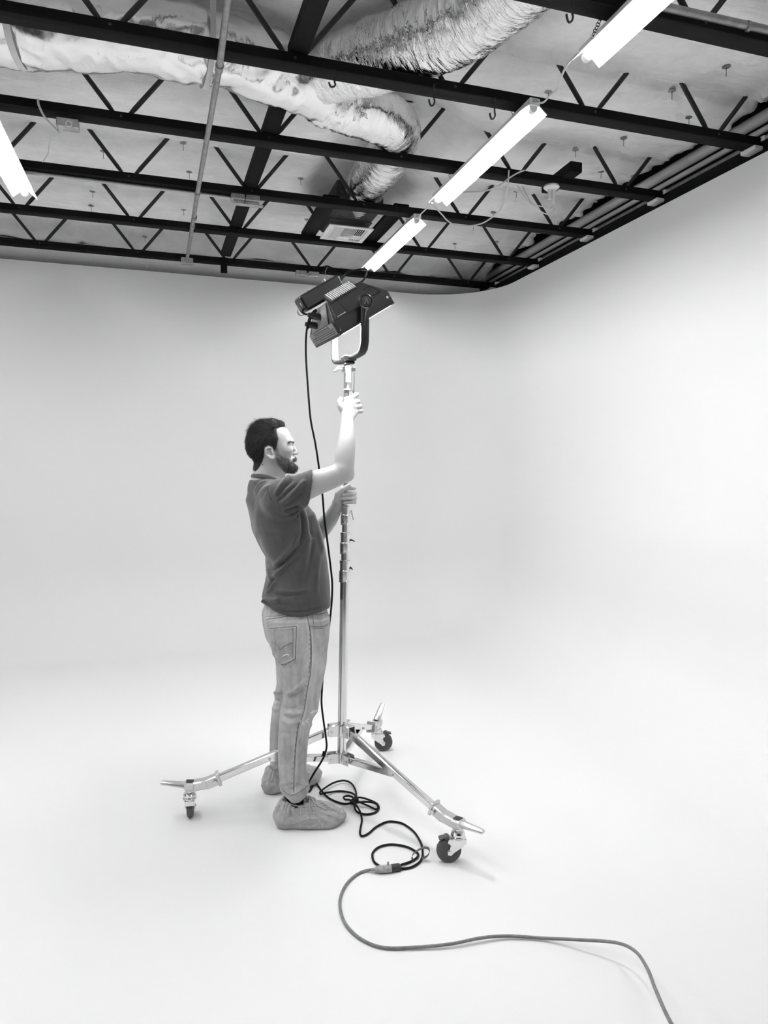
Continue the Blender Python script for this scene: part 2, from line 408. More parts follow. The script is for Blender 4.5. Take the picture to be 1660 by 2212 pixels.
# ---------------------------------------------------------------- roof joists: timber bottom chord and V webs of steel tube
NX = [.569+.7595*k for k in range(-6, 4)]
def joist(key, label, x1=3.13, x0=-4.2):
    yf = JY[key]; yc = yf-CWD/2
    root = thing('roof_joist', label, 'joist', (1, yc, ZJ), 'open web roof joists')
    MB().box(((x0+x1)/2, yc, ZJ+CH/2), (x1-x0, CWD, CH), ch=.003).obj('bottom_chord', M_BLACK, root)
    MB().box(((x0+x1)/2, yc, 3.84), (x1-x0, CWD, CH)).obj('top_chord', M_BLACK, root)
    for X in NX:
        for sg in (-1, 1):
            a = Vector((X+sg*.022, yc, ZJ+CH-.012)); bq = Vector((X+sg*.39, yc, 3.83))
            if bq.x > 3.25 or bq.x < x0: continue
            m = MB(); m.tube([a+(bq-a)*t for t in (0, .06, .12, 1)], [.007, .010, .0125, .0125], 10)
            m.obj('web', M_STEEL, root)
    # pin heads in the chord
    m = MB()
    for X in NX: m.cyl((X, yc-CWD/2-.003, ZJ+CH/2), (X, yc-CWD/2+.002, ZJ+CH/2), .007, n=8)
    o = m.obj('pin_head', M_STEEL, root); o['kind'] = 'stuff'
    # taped bearing shoe on the wall top
    m = MB(); m.box((x1+.005, yc, ZJ-.012), (.11, CWD+.014, .022), ch=.004)
    m.box((x1+.035, yc, ZJ+.03), (.05, CWD+.01, .062), ch=.008); m.box((x1+.07, yc+.02, ZJ+.006), (.05, .05, .05), ch=.012)
    m.obj('bearing_shoe', M_TAPE, root)
    return root
joist('Z0', 'black roof joist nearest the viewer, out past the top edge')
JZ = joist('Z', 'black roof joist crossing the top right corner with a fat conduit on it')
JA = joist('A', 'first full-width black roof joist, in front of the long silver duct')
JB = joist('B', 'second full-width black roof joist, with the white cord box at its left')
JC = joist('C', 'third full-width black roof joist, with a thin pipe clipped beneath it')
JD = joist('D', 'fourth full-width black roof joist, just beyond the ceiling vent')
JE = joist('E', 'farthest black roof joist, running along the top of the back wall')
# timber strongback lying on the bottom chords
m = MB(); a = at(688, 0, Z=3.40); c = at(489, 548, Z=3.40); d = (c-a).normalized()
e1 = at(641, 118, Z=3.40); e2 = at(603, 228, Z=3.40)
m.bar(a-d*1.2, e1, .082, .05, ch=.004)
o = m.obj('bridging_beam', M_BLACK); o.location.z += .006
tag(o, 'black timber beam from the top centre to the first full joist', 'beam')
o = MB().bar(e2, c+d*.02, .082, .05, ch=.004).obj('bridging_beam', M_BLACK); o.location.z += .006
tag(o, 'black timber beam lying across the joists from the long duct to the back wall', 'beam')
o = MB().bar(at(484, 572, Y=6.5)+Vector((0, 0, .06)), at(484, 588, Y=6.5)+Vector((0, 0, -.005)), .055, .03, up=(0, 1, 0)).obj('timber_stub', M_BLACK)
tag(o, 'short black timber stub hanging under the farthest joist', 'bracket')
# black block poking out over the second joist
a = at(1196, 398, Z=3.40); c = at(1246, 360, Z=3.40)
o = MB().bar(a+(a-c)*.3, c, .082, .062, ch=.004).obj('timber_block', M_BLACK)
tag(o, 'black timber block end sticking out over the second joist at right', 'block')

M_RAIL = mat('pale_rail', .75, .5, var=(9, .2, (1, .2, 1)))
# rails along the side wall above the cyclorama
for i, (z, w, lb) in enumerate(((3.585, .036, 'upper pale metal rail along the right wall above the white wall top'), (3.512, .017, 'thin middle metal rail along the right wall above the white wall top'), (3.45, .022, 'lowest dull metal rail along the right wall above the white wall top'))):
    o = MB().tube([(3.3, YN+.4, z), (3.3, 7.2, z)], w, 16).obj('metal_rail', M_RAIL if i < 2 else mat('dull_rail', .3, .5, var=(20, .3)))
    tag(o, lb, 'rail', 'metal rails along the right wall')
o = MB().box((3.16, (YN+7.0)/2, 3.30), (.045, 7.0-YN-.4, .12)).obj('trim_1', M_BLACK); struct(o)

# pale pipe along the back wall above the cyclorama
root = thing('wall_pipe', 'large pale pipe running along the top of the back wall under the farthest joist', 'pipe', (0, 6.87, 3.36))
m = MB(); m.tube([(-4.6, 6.87, 3.385), (3.1, 6.87, 3.385)], .115, 28); m.obj('pipe_run', M_WPIPE, root)
for (px, w) in ((84, .012), (101, .012), (375, .006), (905, .006)):
    x = at(px, 560, Y=6.77).x; m = MB(); m.lathe([(.1155, -w), (.1195, -w), (.1195, w), (.1155, w)], (x, 6.87, 3.385), (1, 0, 0), 28, False); m.obj('coupling', M_WPIPE, root)
x = at(312, 575, Y=6.75).x
m = MB(); m.tube(smooth_path([(x-.1, 6.80, 3.475), (x-.02, 6.765, 3.455), (x+.015, 6.752, 3.39), (x+.02, 6.765, 3.30)], 6), .008, 8); m.obj('weld_seam', M_WPIPE, root)

# ---------------------------------------------------------------- conduits and boxes
root = thing('conduit', 'grey conduit running under all the joists from top centre to the back wall', 'conduit', (.24, 3, 3.32))
A = [at(497, -40, Z=3.315), at(475, 140, Z=3.315), at(428, 410, Z=3.315), at(404, 562, Z=3.315)]
m = MB(); m.tube([A[0]-(A[1]-A[0])*1.5]+A, .0145, 14); m.obj('pipe_run', M_PIPE, root)
for (px, py) in ((474, 146), (427, 418), (416, 488), (420, 470)):
    q = at(px, py, Z=3.315); d = (A[3]-A[1]).normalized(); m = MB(); m.cyl(q-d*.022, q+d*.022, .0185, n=14); m.obj('coupling', M_PIPE, root)
q = at(404, 566, Y=6.45)
o = MB().box((q.x, 6.43, q.z), (.10, .06, .05), ch=.004).obj('junction_box', M_BOX); tag(o, 'steel junction box at the far end of the long grey conduit', 'junction box')
# clipped pipe under joist C and its pair of boxes
root = thing('conduit', 'thin pale pipe clipped under the third joist, at left', 'conduit', (0, 4.86, 3.32))
a = at(40, 370, Z=3.322); c = at(500, 427, Z=3.322)
m = MB(); m.tube([a-(c-a)*.3, c], .011, 12); m.obj('pipe_run', mat('pale_pipe', .5, .4, .5), root)
for px, lb in ((514, 'left box of the steel pair under the third joist'), (546, 'right box of the steel pair under the third joist')):
    q = at(px, 428+ (px-514)*.12, Y=4.83); r = thing('junction_box', lb, 'junction box', q, 'boxes under the third joist')
    MB().box((q.x, 4.84, q.z+.005), (.088, .07, .036), ch=.003).obj('box_body', M_BOX, r)
    m = MB()
    for k in range(3): m.ring((q.x-.028+.028*k, 4.803, q.z+.004), (0, 1, 0), .010, .0016, 14, 6)
    m.obj('knockout', M_PIPE, r)
    MB().box((q.x+.02, 4.85, q.z-.03), (.10, .05, .004)).obj('cover_plate', M_BOX, r)
for px, lb in ((651, 'left steel box under the farthest joist, left of the panel lamp'), (678, 'right steel box under the farthest joist, left of the panel lamp')):
    q = at(px, 590+(px-651)*.1, Y=6.45)
    o = MB().box((q.x, 6.46, q.z), (.095, .06, .042), ch=.004).obj('junction_box', M_BOX); tag(o, lb, 'junction box', 'boxes under the farthest joist')
# fat conduit on joist Z with a clamp
root = thing('conduit', 'fat grey conduit lying on the joist in the top right corner', 'conduit', (2.2, 2.42, 3.385))
a = at(1430, 14, Y=2.44); c = at(1645, 62, Y=2.44); d = (c-a).normalized()
m = MB(); m.tube([a-d*.04, c+d*.75], .0165, 16); m.obj('pipe_run', M_PIPE, root)
q = at(1616, 57, Y=2.44); m = MB(); m.cyl(q-d*.008, q+d*.008, .0205, n=16); m.obj('clamp', M_PIPE, root)
# white cord box on joist B at left
q = at(146, 271, Y=4.02); root = thing('outlet_box', 'metal outlet box with a white cord under the second joist at left', 'outlet box', q)
MB().box((q.x, 4.04, q.z+.012), (.105, .06, .045), ch=.004).obj('box_body', M_BOX, root)
m = MB(); m.ring((q.x+.008, 4.008, q.z+.004), (0, 1, 0), .014, .003, 18, 6); m.obj('knockout', M_WENAMEL, root)
m = MB(); m.tube(smooth_path([at(82, 214, Y=4.0), at(84, 228, Y=3.985), at(95, 250, Y=3.985), at(110, 268, Y=3.985), at(124, 282, Y=3.99), at(131, 290, Y=3.99)], 6), .0055, 8); m.obj('cord', M_WCABLE, root)
m = MB(); m.tube([at(131, 272, Y=3.985), at(131, 290, Y=3.985)], [.012, .006], 10); m.obj('plug', M_WENAMEL, root)
o = MB().tube(smooth_path([at(112, 285, Y=4.06), at(110, 300, Y=4.2), at(106, 315, Y=4.35), at(104, 332, Y=4.5), at(92, 350, Y=4.78)], 6), .003, 6).obj('thin_cord', M_WCABLE); tag(o, 'thin white cord hanging between the second and third joists at left', 'cord')
# white lamp holder device under joist B at right
q = at(1192, 398, Y=4.05); root = thing('lamp_holder', 'white ceiling lamp holder with cords under the second joist at right', 'lamp holder', q)
MB().lathe([(.046, 0), (.05, -.012), (.034, -.026)], (q.x, 4.05, ZJ), (0, 0, 1), 20).obj('canopy', M_WENAMEL, root)
m = MB(); m.cyl((q.x-.012, 4.05, ZJ-.024), (q.x-.012, 4.05, ZJ-.085), .012, n=12); m.cyl((q.x+.018, 4.05, ZJ-.024), (q.x+.016, 4.05, ZJ-.105), .014, .009, n=12); m.obj('socket', M_WENAMEL, root)
m = MB(); m.tube(smooth_path([at(1118, 401, Y=4.06), at(1132, 422, Y=4.05), at(1150, 441, Y=4.05), at(1172, 446, Y=4.05), at(1188, 450, Y=4.05), at(1195, 445, Y=4.05)], 6), .0035, 8)
m.tube(smooth_path([at(1130, 403, Y=4.06), at(1140, 425, Y=4.05), at(1160, 450, Y=4.05), at(1180, 462, Y=4.05), at(1194, 461, Y=4.05), at(1200, 450, Y=4.05)], 6), .0035, 8); m.obj('cord', M_WCABLE, root)
# loose white cord looping from the second to the third joist
pts = [(1133, 368, 4.0), (1118, 374, 3.99), (1100, 385, 3.985), (1080, 400, 3.99), (1050, 412, 4.1), (1010, 415, 4.2), (990, 416, 4.25)]
m = MB(); m.tube(smooth_path([at(x, y, Y=Y) for x, y, Y in pts], 6), .0045, 8)
pts = [(1100, 368, 3.99), (1098, 395, 3.985), (1094, 420, 4.1), (1080, 455, 4.4), (1060, 472, 4.6), (1040, 483, 4.72), (1015, 488, 4.78), (985, 486, 4.78), (968, 477, 4.78), (955, 463, 4.7), (940, 447, 4.55), (934, 438, 4.42)]
m.tube(smooth_path([at(x, y, Y=Y) for x, y, Y in pts], 6), .005, 8)
tag(m.obj('loose_cord', M_WCABLE), 'white cord looping below the joists right of the middle light fixture', 'cord')

# hooks on the joists
def hook(px, py, Y, label, h=.075):
    p = at(px, py, Y=Y); m = MB()
    pts = [p+Vector(q) for q in ((0, 0, .03), (0, 0, 0), (.001, 0, -h*.45), (.004, 0, -h*.62), (-.002, -.002, -h*.85), (-.016, -.004, -h*.95), (-.024, -.004, -h*.75), (-.026, -.004, -h*.6))]
    tag(m.tube(smooth_path(pts, 5), .0042, 8).obj('metal_hook', M_STEEL), label, 'hook', 'hooks under the joists')
hook(723, 166, 3.20, 'black hook under the first full joist, above the silver duct elbow', .05)
hook(938, 196, 3.20, 'black hook under the first full joist, left of the near lamp end')
hook(1069, 226, 3.20, 'black hook under the first full joist, beside the middle fixture')
hook(1237, 8, 2.45, 'black hook at the top edge, beside the nearest lit fixture')

# insulation pins: disc washer and spike
ORD = ('first', 'second', 'third', 'fourth', 'fifth', 'sixth', 'seventh', 'eighth', 'ninth', 'tenth', 'eleventh', 'twelfth')
BAYS = [(2.533, 3.292, 'short of the first full joist'), (3.292, 4.09, 'just past the first full joist'), (4.09, 4.888, 'just past the second full joist'), (4.888, 5.711, 'just past the third full joist'), (5.711, 7.5, 'just past the fourth full joist')]
def pin_label(x, y):
    a_, b_, nm_ = next(q for q in BAYS if q[0]-.05 <= y < q[1]-.05); xs_ = sorted(q[0] for q in PINS if a_-.05 <= q[1] < b_-.05)
    return 'small round insulation pin %s, %s from the left' % (nm_, ORD[xs_.index(x)])
for i, (x, y) in enumerate(PINS):
    z = zblank(x, y)-.016
    r = thing('insulation_pin', pin_label(x, y), 'pin', (x, y, z), 'insulation pins in the ceiling blanket')
    MB().lathe([(.002, .004), (.020, .002), (.021, 0), (.002, -.002)], (x, y, z), (0, 0, 1), 14).obj('washer', M_PIPE, r)
    MB().cyl((x, y, z), (x+.001, y, z-.045), .0016, n=6).obj('spike', M_STEEL, r)

# ---------------------------------------------------------------- ceiling vent between two dark boards
bx = [at(698, 456, Z=3.345), at(644, 527, Z=3.345)]
for (pa, pb, lb) in (((692, 468), (668, 514), 'dark timber board left of the ceiling vent'), ((842, 478), (800, 528), 'dark timber board right of the ceiling vent')):
    a = at(*pa, Z=3.37); c = at(*pb, Z=3.37); xx = (a.x+c.x)/2
    o = MB().box((xx, (4.84+5.67)/2, 3.395), (.11, 5.67-4.84, .03), ch=.003).obj('timber_board', M_BLACK); tag(o, lb, 'board', 'boards beside the ceiling vent')
q = at(753, 500, Z=3.35); VX, VY = q.x, 5.42
root = thing('ceiling_vent', 'white louvred air vent in the ceiling between two joists', 'vent', (VX, VY, 3.35))
hw, hd = .172, .172
m = MB()
for sx in (-1, 1): m.box((VX+sx*(hw-.016), VY, 3.352), (.032, 2*hd, .012), ch=.003)
for sy in (-1, 1): m.box((VX, VY+sy*(hd-.016), 3.352), (2*hw-.064, .032, .012), ch=.003)
m.obj('frame', M_WENAMEL, root)
for k in range(6):   # left bank, leaning left; right bank, leaning right
    for sg in (-1, 1):
        x = VX+sg*(.058+.015*k); mm = MB(); mm.bar((x, VY-hd+.03, 3.350), (x, VY+hd-.03, 3.350), .003, .024, up=(sg*.8, 0, 1)); mm.obj('louvre', M_WENAMEL, root)
for k in range(7):   # centre bank
    y = VY-hd+.045+.026*k; mm = MB(); mm.bar((VX-.05, y, 3.352), (VX+.05, y, 3.352), .003, .024, up=(0, .9, 1)); mm.obj('louvre', M_WENAMEL, root)
MB().box((VX, VY+hd-.075, 3.350), (.1, .07, .004)).obj('centre_plate', M_WENAMEL, root)
MB().box((VX, VY, 3.40), (2*hw-.02, 2*hd-.02, .004)).obj('damper', mat('vent_dark', .05, .6), root)
M_LINER = mat('black_duct_liner', .035, .8, bump=(70, .02), var=(55, .8))
MB().box((VX-.01, 5.28, 3.49), (2*hw, .62, .17), ch=.01).obj('plenum', M_LINER, root)

# ---------------------------------------------------------------- fluorescent fixtures
def fixture(x, y0, y1, z, label, vis=True):
    root = thing('fluorescent_fixture', label, 'light fixture', (x, (y0+y1)/2, z+.06), 'fluorescent ceiling fixtures')
    t = .0016
    prof = [(-.073, 0), (-.030, .034), (-.030, .060), (.030, .060), (.030, .034), (.073, 0)]
    inner = [(a*(1-.035), bb-.002 if i in (2, 3) else bb+.0005) for i, (a, bb) in enumerate(prof)]
    v = []
    for yy in (y0, y1):
        v += [(x+a, yy, z+h) for a, h in prof]; v += [(x+a, yy, z+h-t*2) for a, h in inner]
    f = []
    for i in range(5): f += [(i, i+1, 12+i+1, 12+i), (6+i, 18+i, 18+i+1, 6+i+1), (i, 6+i, 6+i+1, i+1), (12+i, 12+i+1, 18+i+1, 18+i)]
    f += [(0, 12, 18, 6), (5, 11, 23, 17)]
    MB().add(v, f).obj('reflector', M_WENAMEL, root, angle=25)
    MB().box((x, (y0+y1)/2, z+.040), (.056, y1-y0-.01, .010)).obj('ballast_cover', M_WENAMEL, root)
    MB().cyl((x, y0+.035, z+.024), (x, y1-.02, z+.024), .0175, n=18).obj('tube', M_TUBE if x < 1 else M_TUBE2, root)
    for yy, s in ((y0, 1), (y1, -1)):
        MB().cyl((x, yy+s*.004, z+.024), (x, yy+s*.030, z+.024), .0205, n=16).obj('lamp_socket', M_WENAMEL, root)
    MB().box((x, y0-.004, z+.047), (.056, .008, .036), ch=.003).obj('end_cap', M_WENAMEL, root)
    m = MB()
    for k in range(3): m.box((x, y0-.0085, z+.056-.006*k), (.03-.004*(k % 2), .001, .0022))
    m.obj('rating_label', M_INK, root)
    for yy in (y0+.22, y1-.22):   # chains of alternating links
        for k in range(6):
            mm = MB(); mm.ring((x, yy, z+.070+.016*k), (1, 0, 0) if k % 2 else (0, 1, 0), .008, .0015, 12, 5, (1, 1)); mm.obj('chain_link', M_STEEL, root)
    return root
FX, FZ = 1.717, 3.275
fixture(FX, 1.40, 2.725, FZ, 'lit fluorescent fixture at the top edge, nearest in the right row')
for k_, (ya_, yb_) in enumerate(((.35, 1.63), (2.10, 3.38), (3.84, 5.15))):  # unseen outer row, added to brighten the left side
    fixture(-3.385, ya_, yb_, FZ, 'added fluorescent fixture out of view that brightens the left side, %s along' % ('first', 'second', 'third', 'fourth')[k_])
fixture(FX, -.35, .93, FZ, 'added unseen fluorescent fixture above the viewer at right, for fill light')  # added out of view to light the camera-facing sides
fixture(-.834, .35, 1.63, FZ, 'added unseen fluorescent fixture above the viewer at left, for fill light')  # second unseen fixture added for fill from the near side
fixture(FX, 3.155, 4.430, FZ, 'lit fluorescent fixture in the middle of the right row')
fixture(FX, 4.805, 6.105, FZ, 'farthest lit fluorescent fixture, above the panel lamp')
fixture(-.814, 3.76, 5.035, 3.232, 'lit fluorescent fixture at the left edge')
fixture(-.834, 2.10, 3.38, FZ, 'lit fluorescent fixture in the left row, beyond the left edge')
r = thing('hanging_chain', 'short chain hanging from a hook beside the nearest lit fixture', 'chain', at(1290, 60, Y=2.5))
ca, cb = at(1298, 40, Y=2.5), at(1281, 80, Y=2.5)
for k in range(7):
    q = ca.lerp(cb, k/6); MB().ring(q, (1, .3, 0) if k % 2 else (.2, 1, 0), .0075, .0016, 12, 5).obj('chain_link', M_STEEL, r)
# white cords joining the fixtures
o = MB().tube(smooth_path([at(1250, 115, Y=2.72), at(1226, 140, Y=2.75), at(1212, 170, Y=2.85), at(1208, 190, Y=2.95), at(1190, 205, Y=3.05), at(1176, 220, Y=3.12), at(1166, 222, Y=3.14), at(1150, 222, Y=3.15)], 6), .0045, 8).obj('linking_cord', M_WCABLE)
tag(o, 'white cord between the nearest and the middle right-hand fixtures', 'cord', 'cords between fixtures')
o = MB().tube(smooth_path([at(928, 436, Y=4.42), at(922, 450, Y=4.5), at(910, 462, Y=4.65), at(905, 473, Y=4.79)], 6), .0045, 8).obj('linking_cord', M_WCABLE)
tag(o, 'white cord between the middle and the farthest right-hand fixtures', 'cord', 'cords between fixtures')
# ---------------------------------------------------------------- rolling light stand
PY = 3.114
def ax(z, dy=0): return Vector((.7684+.0119*z, PY+dy, z))
def zt(py): return at(745, py, Y=PY).z
STAND = thing('light_stand', 'tall chrome rolling light stand with three caster legs held by the man', 'light stand', (.771, PY, 0))
def seg(z0, z1, r, name, m=M_CHROME, n=28): return MB().cyl(ax(z0), ax(z1), r, n=n).obj(name, m, STAND)
seg(.205, zt(1254), .0205, 'lower_tube'); seg(zt(1212), zt(1150), .0182, 'riser_tube'); seg(zt(1152), zt(1092), .0160, 'riser_tube')
seg(zt(1094), 1.90, .0138, 'riser_tube')
AXD = (ax(1)-ax(0)).normalized()
for (p1, p0, r) in ((1209, 1257, .0265), (1149, 1196, .0245), (1092, 1134, .0225)):
    z0, z1 = zt(p0), zt(p1); h = z1-z0
    prof = [(r*.8, 0), (r, .001), (r, .006), (r*.965, .007), (r*.965, .010), (r*.985, .012), (r*.985, h*.50), (r*.9, h*.53), (r*.86, h*.56), (r*.86, h*.84), (r*.93, h*.85), (r*.93, h*.97), (r*.7, h)]
    c = MB().lathe(prof, ax(z0), AXD, 32).obj('collar', M_ZINC, STAND, angle=30)
    zc = z0+h*.62; a = ax(zc)
    m = MB(); m.cyl(a+Vector((r*.7, -.004, 0)), a+Vector((r+.004, -.004, 0)), .004, n=10)
    if p1 == 1092: tp = [(.001, .012), (.005, 0), (.010, -.022), (.013, -.030)]
    elif p1 == 1149: tp = [(-.002, .004), (.006, 0), (.014, -.004), (.018, -.006)]
    else: tp = [(-.002, .006), (.003, 0), (.007, -.006), (.009, -.006)]
    m.tube([a+Vector((r+x_, -.005, z_)) for x_, z_ in tp], [.0030, .0036, .0026, .0042], 8); k = m.obj('clamp_handle', M_STEEL if p1 != 1092 else M_CAST, STAND)
# hubs
HUB, LOW = (zt(1590), zt(1570)), (zt(1640), zt(1622))
stems = [at(410, 1712, Z=.125), at(990, 1795, Z=.125), at(815, 1574, Z=.125)]
dirs = []
ctr = Vector((.771, PY, 0))
for s in stems: d = Vector((s.x-ctr.x, s.y-ctr.y, 0)); dirs.append(d.normalized())
zh, zl = .358, .228
for nm, z, rr in (('upper_hub', zh, .03), ('lower_hub', zl, .028)):
    m = MB(); m.lathe([(rr*.75, -.024), (rr, -.022), (rr, .022), (rr*.75, .024)], ax(z), AXD, 24)
    hub = m.obj(nm, M_ZINC, STAND)
    for d in dirs:
        sd = Vector((-d.y, d.x, 0))
        for s in (-1, 1):
            a = ax(z)+sd*s*.0195+d*.012; b = ax(z)+sd*s*.0195+d*.066
            MB().bar(a, b, .004, .05 if nm == 'upper_hub' else .044, ch=.001).obj('lug', M_ZINC, hub)
        if nm == 'upper_hub': MB().bar(ax(z+.025)+d*.012, ax(z+.025)+d*.06, .042, .004, ch=.001).obj('lug_cover', M_ZINC, hub)
        m2 = MB(); q = ax(z-.004)+d*.052; m2.cyl(q-sd*.026, q+sd*.026, .0055, n=8); m2.obj('bolt', M_CAST, hub)
m = MB(); q = ax(zl)+dirs[1]*.02; m.cyl(q, q+dirs[1]*.03, .006, n=10); m.bar(q+dirs[1]*.03+Vector((0, 0, -.018)), q+dirs[1]*.03+Vector((0, 0, .018)), .006, .012, up=(1, 0, 0), ch=.002); m.obj('locking_knob', M_ZINC, STAND)
def quad_tube(mb, a, b, w, h): return mb.bar(a, b, w, h, ch=.003)
for i, (d, s) in enumerate(zip(dirs, stems)):
    sd = Vector((-d.y, d.x, 0))
    rad = (Vector((s.x, s.y, 0))-ctr).length
    top = ax(zh)+d*.045; foot = ctr+d*(rad-.095)+Vector((0, 0, .168))
    leg = quad_tube(MB(), top, foot+(foot-top).normalized()*.02, .030, .030).obj('leg', M_CHROME, STAND)
    # brace from the lower hub up to the leg
    j = top.lerp(foot, .53)
    for s2 in (-1,):
        br = MB().bar(ax(zl)+d*.05, j-Vector((0, 0, .006)), .030, .026, ch=.002).obj('brace', M_CHROME, STAND)
    mm = MB(); mm.cyl(j-sd*.021-Vector((0, 0, .006)), j+sd*.021-Vector((0, 0, .006)), .006, n=8); mm.obj('rivet', M_CAST, leg)
    slot = MB()   # dark slotted face under the upper leg
    u = (foot-top).normalized(); nn = sd.cross(u)
    # cast end: socket, flat knuckle with a pocket, tapering handle
    e0 = foot - u*.035; e1 = foot+u*.030
    cas = MB(); cas.bar(e0, e1, .042, .044, ch=.004); cas.bar(e0-u*.004, e0+u*.010, .050, .060, ch=.003)
    k0 = e1-u*.012; k1 = ctr+d*(rad-.012)+Vector((0, 0, .156)); cas.bar(k0, k1, .046, .040, ch=.005)
    k2 = ctr+d*(rad+.022)+Vector((0, 0, .160)); cas.bar(k1-d*.01, k2, .054, .036, ch=.006)
    foot_o = cas.obj('foot_casting', M_CAST, STAND, angle=30)
    pk = MB(); pk.bar(k1+Vector((0, 0, .0185))-d*.012, k2+Vector((0, 0, .0185))-d*.008, .028, .003); pk.obj('pocket', M_STEEL, foot_o)
    for s2 in (-1, 1):
        bo = MB(); q = e0.lerp(e1, .3)+sd*s2*.021; bo.cyl(q, q+sd*s2*.009, .009, n=6); bo.obj('bolt', M_CAST, foot_o)
    if i == 2: h1 = k2 + Vector((.03, .01, .095)); h0 = k1+Vector((0, 0, .02))
    else:
        h0 = k2-d*.008; h1 = k2+d*.100+Vector((0, 0, .022 if i == 0 else .006))
    hb = MB(); hu = (h1-h0).normalized()
    hb.tube([h0, h0+hu*.01, h1-hu*.006, h1], [.016, .0175, .0115, .008], 12, flat=(1.25, .8)); hb.obj('handle', M_CAST, foot_o, angle=30)
    # caster: swivel dome, fork, wheel, brake
    st = Vector((s.x, s.y, 0))
    wdir = [Vector((.10, -.995, 0)), Vector((-.95, .22, 0)), Vector((.96, -.22, 0))][i].normalized()
    if i == 0: wdir = Vector((.10, .99, 0)).normalized()
    axl = Vector((-wdir.y, wdir.x, 0))
    wc = st+wdir*.036+Vector((0, 0, .050))
    cst = MB().lathe([(.012, .142), (.013, .128), (.024, .126), (.029, .119), (.029, .112), (.024, .109), (.026, .106), (.031, .103), (.030, .096)][::-1], st, (0, 0, 1), 24).obj('caster', M_CHROME, STAND, angle=25)
    wh = MB(); prof = [(.010, -.013), (.030, -.013), (.0315, -.0145), (.042, -.0145), (.0475, -.012), (.050, -.006), (.050, .006), (.0475, .012), (.042, .0145), (.0315, .0145), (.030, .013), (.010, .013)]
    wh.lathe(prof, wc, axl, 40); wh.obj('wheel', M_RUBBER, cst, angle=35)
    fk = MB()
    for s2 in (-1, 1):
        # cheek plate in the (wdir, z) plane
        poly = [(-.031, .098), (.040, .098), (.044, .086), (.034, .080), (.0315, .074), (.030+.012, .044), (.036+.008, .038), (.030, .034), (.018, .046), (-.020, .072), (-.031, .086)]
        o = st+axl*s2*.0195
        M = Matrix(((wdir.x, 0, axl.x, o.x), (wdir.y, 0, axl.y, o.y), (0, 1, 0, 0), (0, 0, 0, 1)))
        fk.prism(poly, -.0014, .0014, M)
    fk.bar(st-wdir*.028+Vector((0, 0, .0985)), st+wdir*.04+Vector((0, 0, .0985)), .041, .003)
    fk.bar(st-wdir*.030+Vector((0, 0, .0985)), st-wdir*.030+Vector((0, 0, .078)), .041, .003, up=wdir)
    fk.obj('fork', M_ZINC, cst, angle=25)
    xb = MB(); xb.cyl(wc-axl*.025, wc+axl*.025, .006, n=12); xb.cyl(wc-axl*.021, wc+axl*.021, .009, n=6); xb.obj('axle', M_CAST, cst)
    bk = MB(); q = st+wdir*.052+Vector((0, 0, .100))
    bk.bar(q-wdir*.016, q+wdir*.004+Vector((0, 0, .006)), .030, .016, ch=.004); bk.bar(q+wdir*.002+Vector((0, 0, .004)), q+wdir*.026-Vector((0, 0, .002)), .026, .009, ch=.003)
    bk.bar(q-wdir*.012-Vector((0, 0, .004)), q-wdir*.006-Vector((0, 0, .02)), .02, .006, up=wdir)
    bk.obj('brake_pedal', M_RUBBER if i else M_ZINC, cst)

# head of the stand: receiver, thumb screw, guide rod, bolt plate
ZR = zt(786)
m = MB(); m.lathe([(.0175, 0), (.0185, .003), (.0185, ZR-1.84-.012), (.0205, ZR-1.84-.010), (.0205, ZR-1.84), (.012, ZR-1.84+.002)], ax(1.84), AXD, 28); m.obj('receiver', M_CHROME, STAND, angle=30)
m = MB(); q = ax(1.945)+Vector((-.004, -.026, 0)); m.cyl(q, ax(2.018)+Vector((-.004, -.026, 0)), .0125, n=20); m.cyl(ax(1.915)+Vector((-.006, -.024, 0)), q, .0062, n=12); m.cyl(ax(1.912)+Vector((-.006, -.022, 0)), ax(1.919)+Vector((-.006, -.022, 0)), .013, n=16); m.obj('spigot', M_WENAMEL, STAND)
m = MB(); q = ax(1.890)+Vector((-.011, -.024, 0)); m.box(q, (.026, .006, .05), ch=.002); o = m.obj('clamp_plate', M_ZINC, STAND)
m = MB(); m.cyl(q+Vector((-.002, -.003, 0)), q+Vector((-.002, -.010, 0)), .008, n=12); m.ring(q+Vector((-.002, -.010, 0)), (0, 1, 0), .004, .0015, 12, 6); m.obj('bolt', M_CAST, o)
m = MB(); q = ax(2.008); m.box(q+Vector((-.022, -.008, -.004)), (.020, .026, .030), ch=.003); m.cyl(q+Vector((-.03, -.008, -.004)), q+Vector((-.045, -.008, -.006)), .006, n=10)
m.tube([q+Vector((-.040, -.008, .008)), q+Vector((-.048, -.009, -.003)), q+Vector((-.060, -.010, -.014)), q+Vector((-.070, -.011, -.018))], [.006, .010, .008, .005], 10); m.obj('thumb_screw', M_ZINC, STAND)
m = MB(); m.box(ax(2.005)+Vector((.026, -.006, 0)), (.013, .018, .022), ch=.002); m.cyl(ax(1.90)+Vector((.0265, -.010, 0)), ax(2.0)+Vector((.0265, -.010, 0)), .0032, n=10); m.cyl(ax(1.895)+Vector((.0255, -.010, 0)), ax(1.915)+Vector((.0255, -.010, 0)), .0055, n=10); m.obj('guide_rod', M_ZINC, STAND)

